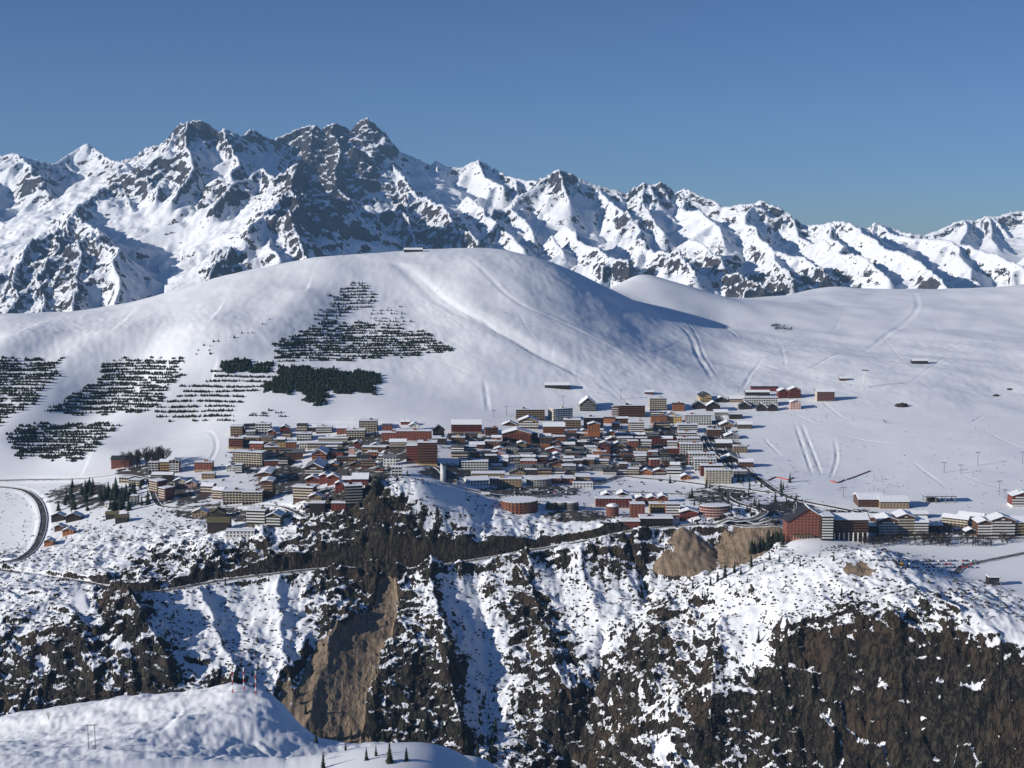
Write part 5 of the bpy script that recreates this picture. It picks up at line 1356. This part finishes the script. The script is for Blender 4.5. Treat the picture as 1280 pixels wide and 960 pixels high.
for q in range(260):          # meadow inside the road bend and the slopes beside it
    scrub(at_ground(trn.uniform(-20, 130), trn.uniform(608, 700)), trn.uniform(.5, 1.6))
for q in range(300):          # hedges and rough ground between the houses
    u, v = trn.choice([(trn.uniform(180, 400), trn.uniform(570, 655)), (trn.uniform(570, 860), trn.uniform(540, 606)), (trn.uniform(730, 1000), trn.uniform(600, 655))])
    if free(u, v, 2): scrub(at_ground(u, v), trn.uniform(1.0, 2.8))
for q in range(420):          # scattered tufts on the pistes
    u, v = trn.uniform(930, 1290), trn.uniform(455, 640)
    scrub(at_ground(u, v), trn.uniform(.4, 1.3))
me_ = bpy.data.meshes.new('scrub'); me_.from_pydata(sv, [], sf); me_.materials.append(plain('scrub_and_stones', (.075, .058, .042), (.035, .03, .026), .9)); me_.update()
link('scrub', me_, label='low leafless scrub and stones poking through the snow of the gorge slopes', category='scrub', kind='stuff')

# ------------------------------------------------------------------ the reforestation terraces on the hill
def inside(u, v, poly):
    u += 5 * math.sin(v * .21) + 3 * math.sin(v * .73 + 1); v += 2.0 * math.sin(u * .17) + 1.2 * math.sin(u * .41)
    c = False; n = len(poly)
    for i in range(n):
        (x0, y0), (x1, y1) = poly[i], poly[(i + 1) % n]
        if (y0 > v) != (y1 > v) and u < (x1 - x0) * (v - y0) / (y1 - y0) + x0: c = not c
    return c
STANDS = [
 ('terraced rows of young conifers at the far western flank of the hill', [(-20, 448), (82, 450), (62, 480), (40, 506), (-20, 540)], 3.4, .8, .9),
 ('broad slanting stand of conifer rows on the shaded western flank', [(135, 451), (233, 448), (216, 478), (192, 514), (100, 520), (56, 512), (85, 497), (120, 478)], 3.4, .8, .9),
 ('lower stand of conifer rows running down to the valley road', [(22, 530), (150, 530), (128, 552), (98, 577), (22, 570), (8, 556)], 3.4, .8, .86),
 ('widely spaced terraces of conifers above the town', [(282, 458), (345, 462), (340, 484), (300, 494), (292, 527), (194, 524), (194, 512), (215, 494), (247, 478)], 6.2, .95, .8),
 ('small dense block of conifers at the top of the wide terraces', [(282, 450), (352, 456), (330, 468), (276, 464)], 2.0, 1.0, .92),
 ('dense black block of conifers with a pointed lower tip', [(352, 458), (476, 468), (470, 493), (412, 490), (399, 508), (374, 503), (384, 491), (330, 491)], 1.45, .95, .99),
 ('sparse conifer rows climbing toward the dome', [(440, 350), (476, 366), (456, 386), (412, 402), (392, 396)], 3.8, 1.1, .72),
 ('fan of conifer rows across the front of the dome', [(340, 432), (402, 402), (470, 405), (546, 420), (566, 440), (500, 446), (420, 452), (342, 452)], 3.1, .85, .88),
 ('thin upper rows of conifers on the front of the dome', [(462, 384), (500, 386), (525, 404), (470, 408)], 4.6, 2.0, .6),
 ('lone clump of conifers on the snow plateau', [(958, 406), (985, 408), (990, 414), (966, 415)], 2.2, 1.6, .8),
 ('short row of conifers above the upper edge of the town', [(312, 514), (360, 515), (362, 521), (314, 520)], 3.0, 1.7, .6),
 ('scattered bushes on the snow spine between the planted stands', [(232, 440), (340, 400), (345, 404), (240, 448), (205, 500), (198, 498)], 5.5, 6.0, .45),
]
tiny_v = []; tiny_f = []
for (lab, poly, dv, du, dens) in STANDS:
    V_, F_ = [], []
    us = [p_[0] for p_ in poly]; vs_ = [p_[1] for p_ in poly]
    v = min(vs_)
    while v < max(vs_):
        u = min(us); ph = trn.random() * 10
        while u < max(us):
            gapn = math.sin(u * .13 + ph) + math.sin(u * .31 + ph * 2.3)
            vv_ = v + .7 * math.sin(u * .05 + ph) + trn.uniform(-.5, .5)
            if inside(u, vv_, poly) and trn.random() < dens * (1.1 if gapn > -.8 else .35):
                g = ground(u, vv_, 1700); z0 = h_at(g[0], g[1]) - .3
                h = trn.uniform(2.3, 4.6) * (1.35 if dens > .91 else 1.0); rd_ = h * trn.uniform(.36, .56); a0 = trn.random() * 6
                k = len(V_)
                for lv in range(2):
                    zb = z0 + h * (.05 + .4 * lv); rr_ = rd_ * (1 - .4 * lv)
                    for i in range(5):
                        V_.append((g[0] + rr_ * math.cos(a0 + i * 1.2566 + lv) * trn.uniform(.8, 1.2), g[1] + rr_ * math.sin(a0 + i * 1.2566 + lv) * trn.uniform(.8, 1.2), zb + trn.uniform(-.2, .2)))
                    V_.append((g[0], g[1], z0 + h * (.62 + .38 * lv)))
                    for i in range(5): F_.append((k + lv * 6 + i, k + lv * 6 + (i + 1) % 5, k + lv * 6 + 5))
            u += du * trn.uniform(.7, 1.3)
        v += dv * trn.uniform(.9, 1.1)
    me_ = bpy.data.meshes.new('conifer_plantation'); me_.from_pydata(V_, [], F_); me_.materials.append(MT_['needles']); me_.update()
    link('conifer_plantation', me_, label=lab, category='plantation', kind='stuff', group='planted conifer stands on the hill')
    print(lab, len(F_) // 10)

# ------------------------------------------------------------------ cars
def car_body():
    mb = MB()
    prof = [(-2.15, .35), (2.15, .35), (2.2, .75), (2.05, .95), (1.15, 1.02), (.55, 1.48), (-1.35, 1.5), (-2.0, 1.02), (-2.2, .9)]
    hw = [.86, .86, .88, .86, .84, .66, .66, .82, .86]
    n_c = len(prof)
    mb.add([(x, -w_, z) for (x, z), w_ in zip(prof, hw)] + [(x, w_, z) for (x, z), w_ in zip(prof, hw)],
           [tuple(range(n_c)), tuple(range(2 * n_c - 1, n_c - 1, -1))] + [(i, i + n_c, (i + 1) % n_c + n_c, (i + 1) % n_c) for i in range(n_c)])
    return mb
CARCOL = {'white': (.75, .75, .76), 'black': (.02, .02, .022), 'silver': (.42, .43, .45), 'dark blue': (.03, .05, .12), 'red': (.38, .03, .025), 'grey': (.14, .145, .15)}
CARM = {}
glass_mb = MB(); glass_mb.add([(.98, -.80, 1.06), (.52, -.67, 1.44), (-1.3, -.67, 1.46), (-1.85, -.81, 1.06), (.98, .80, 1.06), (.52, .67, 1.44), (-1.3, .67, 1.46), (-1.85, .81, 1.06)],
    [(0, 1, 2, 3), (7, 6, 5, 4)])
for i in range(len(glass_mb.v)):
    x, y, z = glass_mb.v[i]; glass_mb.v[i] = (x, y * 1.035, z)
glass_mb.add([(1.18, -.7, 1.05), (1.18, .7, 1.05), (.60, .58, 1.47), (.60, -.58, 1.47)], [(0, 1, 2, 3)])
GLM = glass_mb.mesh('window', MT_['glass'])
wmb = MB(); wmb.tube((0, -.1, 0), (0, .1, 0), .33, .33, 10); WHM = wmb.mesh('wheel', MT_['darkmetal'])
for cname, cc in CARCOL.items():
    m, n, b = mat('car_paint_' + cname.replace(' ', '_'), .3); b.inputs['Base Color'].default_value = (*cc, 1); b.inputs['Specular IOR Level'].default_value = .5
    CARM[cname] = car_body().mesh('body', m)
def car(pos, rz, cname, where, group):
    o = empty('parked_car', tuple(pos), rz, label='%s car parked %s' % (cname, where), category='car', group=group)
    link('body', CARM[cname], o); link('window', GLM, o)
    for sx in (-1.35, 1.35):
        for sy in (-.8, .8):
            w_ = link('wheel', WHM, o); w_.location = (sx, sy, .33)
crn = random.Random(8)
def lot(u0, u1, vs, n_, where, group, rz=1.1, pv=.9):
    for v in vs:
        for i in range(n_):
            if crn.random() > pv: continue
            u = u0 + (u1 - u0) * (i + .5) / n_ + crn.uniform(-.6, .6)
            g = ground(u, v + crn.uniform(-.3, .3)); g[2] = h_at(g[0], g[1]) + .05
            car(g, rz + crn.uniform(-.06, .06), crn.choices(list(CARCOL), [4, 5, 4, 2, 1.2, 4])[0], where, group)
lot(1118, 1222, (701.5, 705.5, 709.5), 20, 'in the big lot on the cliff rim', 'cars in the rim car park')
lot(1078, 1128, (700.5,), 9, 'along the track leading to the rim car park', 'cars by the rim car park')
lot(918, 1000, (621, 626), 12, 'inside the road loop below the main street', 'cars in the road loop', pv=.75)
lot(1005, 1090, (640, 645), 13, 'behind the tall red gabled hotel', 'cars behind the rim hotels', pv=.85)
lot(640, 712, (612, 616), 10, 'on the snowy market square', 'cars on the market square', pv=.6)
lot(1160, 1215, (664, 668), 8, 'beside the cream row houses', 'cars by the row houses', pv=.8)
lot(600, 690, (547,), 10, 'under the ski slope behind the upper hotels', 'cars by the upper hotels', pv=.6)
# yellow snow plough at the rim
g = at_ground(1126, 707); yp = empty('snow_plough', tuple(g), .3, label='yellow snow plough at the end of the rim car park', category='plough')
m, n, b = mat('yellow_paint', .4); b.inputs['Base Color'].default_value = (.75, .42, .02, 1)
mb = MB(); mb.box(-3, 2, -1.2, 1.2, .8, 2.0, .1, .1); mb.box(.2, 2, -1.1, 1.1, 2.003, 3.3, .25, .15); mb.build('body', m, yp)
mb = MB(); mb.xprism([(-1.9, .2), (1.9, .2), (1.9, 1.4), (-1.9, 1.4)], 2.6, 2.8); mb.build('blade', MT_['darkmetal'], yp)
mb = MB(); mb.box(1.6, 1.95, -1.0, 1.0, 2.2, 3.0); mb.build('window', MT_['glass'], yp)
for sx in (-2, 1.2):
    for sy in (-1.2, 1.2):
        w_ = link('wheel', WHM, yp); w_.location = (sx, sy, .6); w_.scale = (1.9, 1.9, 1.9)

# ------------------------------------------------------------------ lift pylons, masts, poles
def pylon(u, vb, vt, label, rz=0.0, arm=5.0):
    g = at_ground(u, vb); px = F_PX / (g[1] * cp - g[2] * sp); h = (vb - vt) / px
    o = empty('lift_pylon', tuple(g), rz, label=label, category='pylon', group='lift pylons')
    mb = MB(); mb.tube((0, 0, -1), (0, 0, h), .45, .3, 8); mb.build('mast', MT_['steel'], o)
    mb = MB(); mb.box(-arm / 2, arm / 2, -.25, .25, h + .003, h + .5); cb = mb.build('crossarm', MT_['steel'], o)
    for sx in (-1, 1):
        mb = MB(); mb.box(sx * arm / 2 - .25, sx * arm / 2 + .25, -1.8, 1.8, h - .35, h - .003); mb.build('sheave_train', MT_['darkmetal'], cb)
for (u, vb, vt, lab) in [(704, 509, 495, 'lift pylon rising behind the white and cream tower'), (776, 499, 487, 'lift pylon on the slope above the long dark slab'), (633, 519, 508, 'lift pylon by the lower chairlift terminal'), (617, 522, 513, 'short lift pylon at the chairlift terminal under the ski slope'), (1180, 591, 578, 'lift pylon on the eastern piste, above the lift canopy'), (1201, 592, 581, 'lift pylon on the eastern piste, third down from the top'), (1222, 582, 565, 'tall lift pylon on the eastern piste'), (1278, 580, 565, 'uppermost lift pylon on the eastern piste'), (1249, 616, 601, 'lift pylon above the lone red chalet'), (1256, 623, 612, 'short lift pylon beside the lone red chalet'), (923, 492, 483, 'lift pylon above the long white terrace'), (1250, 757, 727, 'lift pylon on the cliff edge beside the small black station'), (1054, 622, 609, 'lamp-like lift pylon near the western lift station hall'), (876, 493, 486, 'small lift pylon above the ochre gabled house')]:
    pylon(u, vb, vt, lab, trn.uniform(-.4, .4), 7 if vb > 700 else 5)
# white lattice mast on the plateau
g = at_ground(1081, 485); px = F_PX / (g[1] * cp - g[2] * sp); h = 22 / px
o = empty('lattice_mast', tuple(g), 0, label='white lattice cable-car mast standing on the plateau', category='mast')
for sx in (-1, 1):
    for sy in (-1, 1):
        mb = MB(); mb.tube((sx * 4, sy * 4, -1), (sx * 1.2, sy * 1.2, h), .35, .25, 6); mb.build('leg', MT_['white'], o)
for f in (.2, .45, .7):
    q = 4 - 2.8 * f
    for sx in (-1, 1):
        mb = MB(); mb.tube((-q, sx * q, h * f), (q * .8, sx * q * .8, h * (f + .2)), .15); mb.build('brace', MT_['white'], o)
mb = MB(); mb.box(-5, 5, -.8, .8, h + .003, h + 1.2); mb.build('crossarm', MT_['darkmetal'], o)
# double wooden power pole on the knoll
g = at_ground(115, 936); px = F_PX / (g[1] * cp - g[2] * sp); h = 32 / px
o = empty('power_pole', tuple(g), .15, label='double wooden power pole with crossbars alone on the snow knoll', category='power pole')
for sx in (-1, 1):
    mb = MB(); mb.tube((sx * 1.25, 0, -1), (sx * 1.25, 0, h), .16, .12, 8); mb.build('pole', MT_['greyroof'], o)
mb = MB(); mb.box(-2.0, 2.0, -.12, .12, h - .35, h - .1); cbm = mb.build('crossbar', MT_['greyroof'], o)
for sx in (-1.8, 0, 1.8):
    mb = MB(); mb.lathe([(.09, h - .1 + .003), (.16, h + .1), (.07, h + .35)], 8, sx, 0); mb.build('insulator', MT_['white'], cbm)
# three red-and-white marker poles behind the knoll's crest
REDM = plain('red_enamel', (.45, .04, .03), None, .5)
for i, (u, vb, vt) in enumerate([(291, 866, 833), (305, 862, 833), (320, 868, 837)]):
    g = at_ground(u, min(vb, 872)); px = F_PX / (g[1] * cp - g[2] * sp); h = (vb - vt) / px
    o = empty('marker_pole', tuple(g), 0, label=['first red and white marker pole behind the crest of the snow knoll', 'middle red and white marker pole on top of the snow knoll', 'last red and white marker pole, toward the gorge side of the knoll'][i], category='pole', group='marker poles on the knoll')
    for q in range(6):
        mb = MB(); mb.tube((0, 0, -1.5 if q == 0 else h * q / 6), (0, 0, h * (q + 1) / 6 - .004), .26, .26, 10); mb.build('band', MT_['white'] if q % 2 else REDM, o)
# boulders
def boulder(u, v, s, label):
    g = at_ground(u, v); bm = bmesh.new(); bmesh.ops.create_icosphere(bm, subdivisions=3, radius=1)
    for q in bm.verts:
        c = q.co; f = 1 + .28 * float(pn(c.x * 1.7 + u, c.y * 1.7 + c.z, 301)) + .15 * float(pn(c.x * 4, c.y * 4 + c.z * 3, 303))
        q.co = (c.x * s * f * 1.3, c.y * s * f, c.z * s * f * .75)
    me_ = bpy.data.meshes.new('boulder'); bm.to_mesh(me_); bm.free(); me_.materials.append(MT_['trunk'])
    o = link('boulder', me_, label=label, category='boulder', group='boulders on the pistes'); o.location = (g[0], g[1], g[2] + s * .1)
boulder(1127, 508, 6.5, 'dark dome-shaped rock outcrop in the middle of the snowfield')
boulder(1150, 453, 5, 'rock beside the farm hut on the plateau')
boulder(1245, 495, 3.5, 'small rock in the wind-scoured hollow of the eastern piste')
boulder(1262, 487, 3, 'smallest rock above the wind-scoured hollow of the eastern piste')
# red safety nets at the foot of the pistes
for (pts, lab) in [([(960, 601), (970, 597), (985, 600), (992, 597)], 'red safety net beside the road at the foot of the pistes'), ([(1038, 601), (1046, 604), (1056, 600)], 'red safety net round the ski-lift start'), ([(1058, 600), (1075, 594), (1088, 589)], 'pink safety net slanting up the piste')]:
    g = smooth_line([at_ground(*p_) for p_ in pts], 6)
    V_ = [(q[0], q[1], h_at(q[0], q[1]) - .2) for q in g] + [(q[0], q[1], h_at(q[0], q[1]) + 1.3) for q in g]
    V_ += [(x, y + .15, z) for x, y, z in V_]
    L_ = len(g); F_ = []
    for i in range(L_ - 1): F_ += [(i, i + 1, i + 1 + L_, i + L_), (2 * L_ + i + 1, 2 * L_ + i, 3 * L_ + i, 3 * L_ + i + 1), (i + L_, i + 1 + L_, i + 1 + 3 * L_, i + 3 * L_)]
    me_ = bpy.data.meshes.new('safety_net'); me_.from_pydata(V_, [], F_); me_.materials.append(REDM); me_.update()
    link('safety_net', me_, label=lab, category='net')

# ------------------------------------------------------------------ skiers, two or three pixels tall
def skier_mesh(seed, cloth):
    r = random.Random(seed)
    vs = [(0, 0, .95), (0, .02, 1.2), (0, 0, 1.45), (0, 0, 1.56), (0, -.02, 1.72), (.20, 0, 1.42), (.36, -.12, 1.15), (.42, -.32, 1.0), (-.20, 0, 1.42), (-.36, -.12, 1.15), (-.42, -.32, 1.0), (.11, 0, .9), (.14, -.08, .5), (.15, .05, .08), (.15, -.14, .04), (-.11, 0, .9), (-.14, -.08, .5), (-.15, .05, .08), (-.15, -.14, .04)]
    es = [(0, 1), (1, 2), (2, 3), (3, 4), (2, 5), (5, 6), (6, 7), (2, 8), (8, 9), (9, 10), (0, 11), (11, 12), (12, 13), (13, 14), (0, 15), (15, 16), (16, 17), (17, 18)]
    rd_ = [.17, .17, .18, .08, .13, .09, .07, .06, .09, .07, .06, .12, .09, .08, .06, .12, .09, .08, .06]
    mb = MB()
    for a, b_ in es: mb.tube(vs[a], vs[b_], rd_[a], rd_[b_], 5)
    mb.lathe([(.02, 1.60), (.11, 1.66), (.12, 1.75), (.08, 1.84), (.01, 1.87)], 7, 0, -.02)
    return mb.mesh('person', cloth)
SK = [(skier_mesh(i, plain('ski_clothes_' + c_, col_, None, .8)), c_) for i, (c_, col_) in enumerate([('black', (.03, .03, .035)), ('blue', (.04, .08, .25)), ('red', (.45, .04, .04)), ('grey', (.2, .2, .21))])]
smb = MB()
for sx in (-.15, .15): smb.box(sx - .05, sx + .05, -1.0, .8, -.02, .02)
SKI = smb.mesh('skis', MT_['darkmetal'])
for i in range(110):
    a = trn.random()
    if a < .45: u, v = trn.gauss(985, 35), trn.uniform(575, 606)
    elif a < .7: u, v = trn.gauss(1100, 30), trn.uniform(594, 613)
    elif a < .85: u, v = trn.uniform(940, 1280), trn.uniform(520, 620)
    else:
        f = trn.random(); u, v = 520 + 230 * f + trn.uniform(-20, 20), 340 + 120 * f + trn.uniform(-10, 20)
    sm, cn_ = trn.choices(SK, [5, 2, 2, 2])[0]
    g = at_ground(u, v)
    o = link('person', sm, None, label='skier in %s clothes standing on skis on the snow' % cn_, category='person', group='skiers in %s on the pistes' % cn_)
    o.location = (g[0], g[1], g[2] + .2); o.rotation_euler = (0, 0, trn.uniform(0, 6.28))
    link('skis', SKI, o)
print('objects', len(bpy.data.objects))

# ------------------------------------------------------------------ the air
hz = bpy.data.meshes.new('haze')
bm = bmesh.new(); bmesh.ops.create_cube(bm, size=1.0)
for v in bm.verts:
    v.co = ((v.co.x) * 12400, -200 + (v.co.y + .5) * 13500, -1900 + (v.co.z + .5) * 2750)
bm.to_mesh(hz); bm.free()
hm = bpy.data.materials.new('thin_mountain_air'); hm.use_nodes = True
n = hm.node_tree
n.nodes.remove(n.nodes['Principled BSDF'])
pv = n.nodes.new('ShaderNodeVolumePrincipled')
pv.inputs['Color'].default_value = (.36, .64, 1.0, 1)
pv.inputs['Density'].default_value = 2.6e-5
pv.inputs['Anisotropy'].default_value = 0.0
n.links.new(pv.outputs[0], n.nodes['Material Output'].inputs['Volume'])
hz.materials.append(hm)
link('haze', hz, kind='stuff')
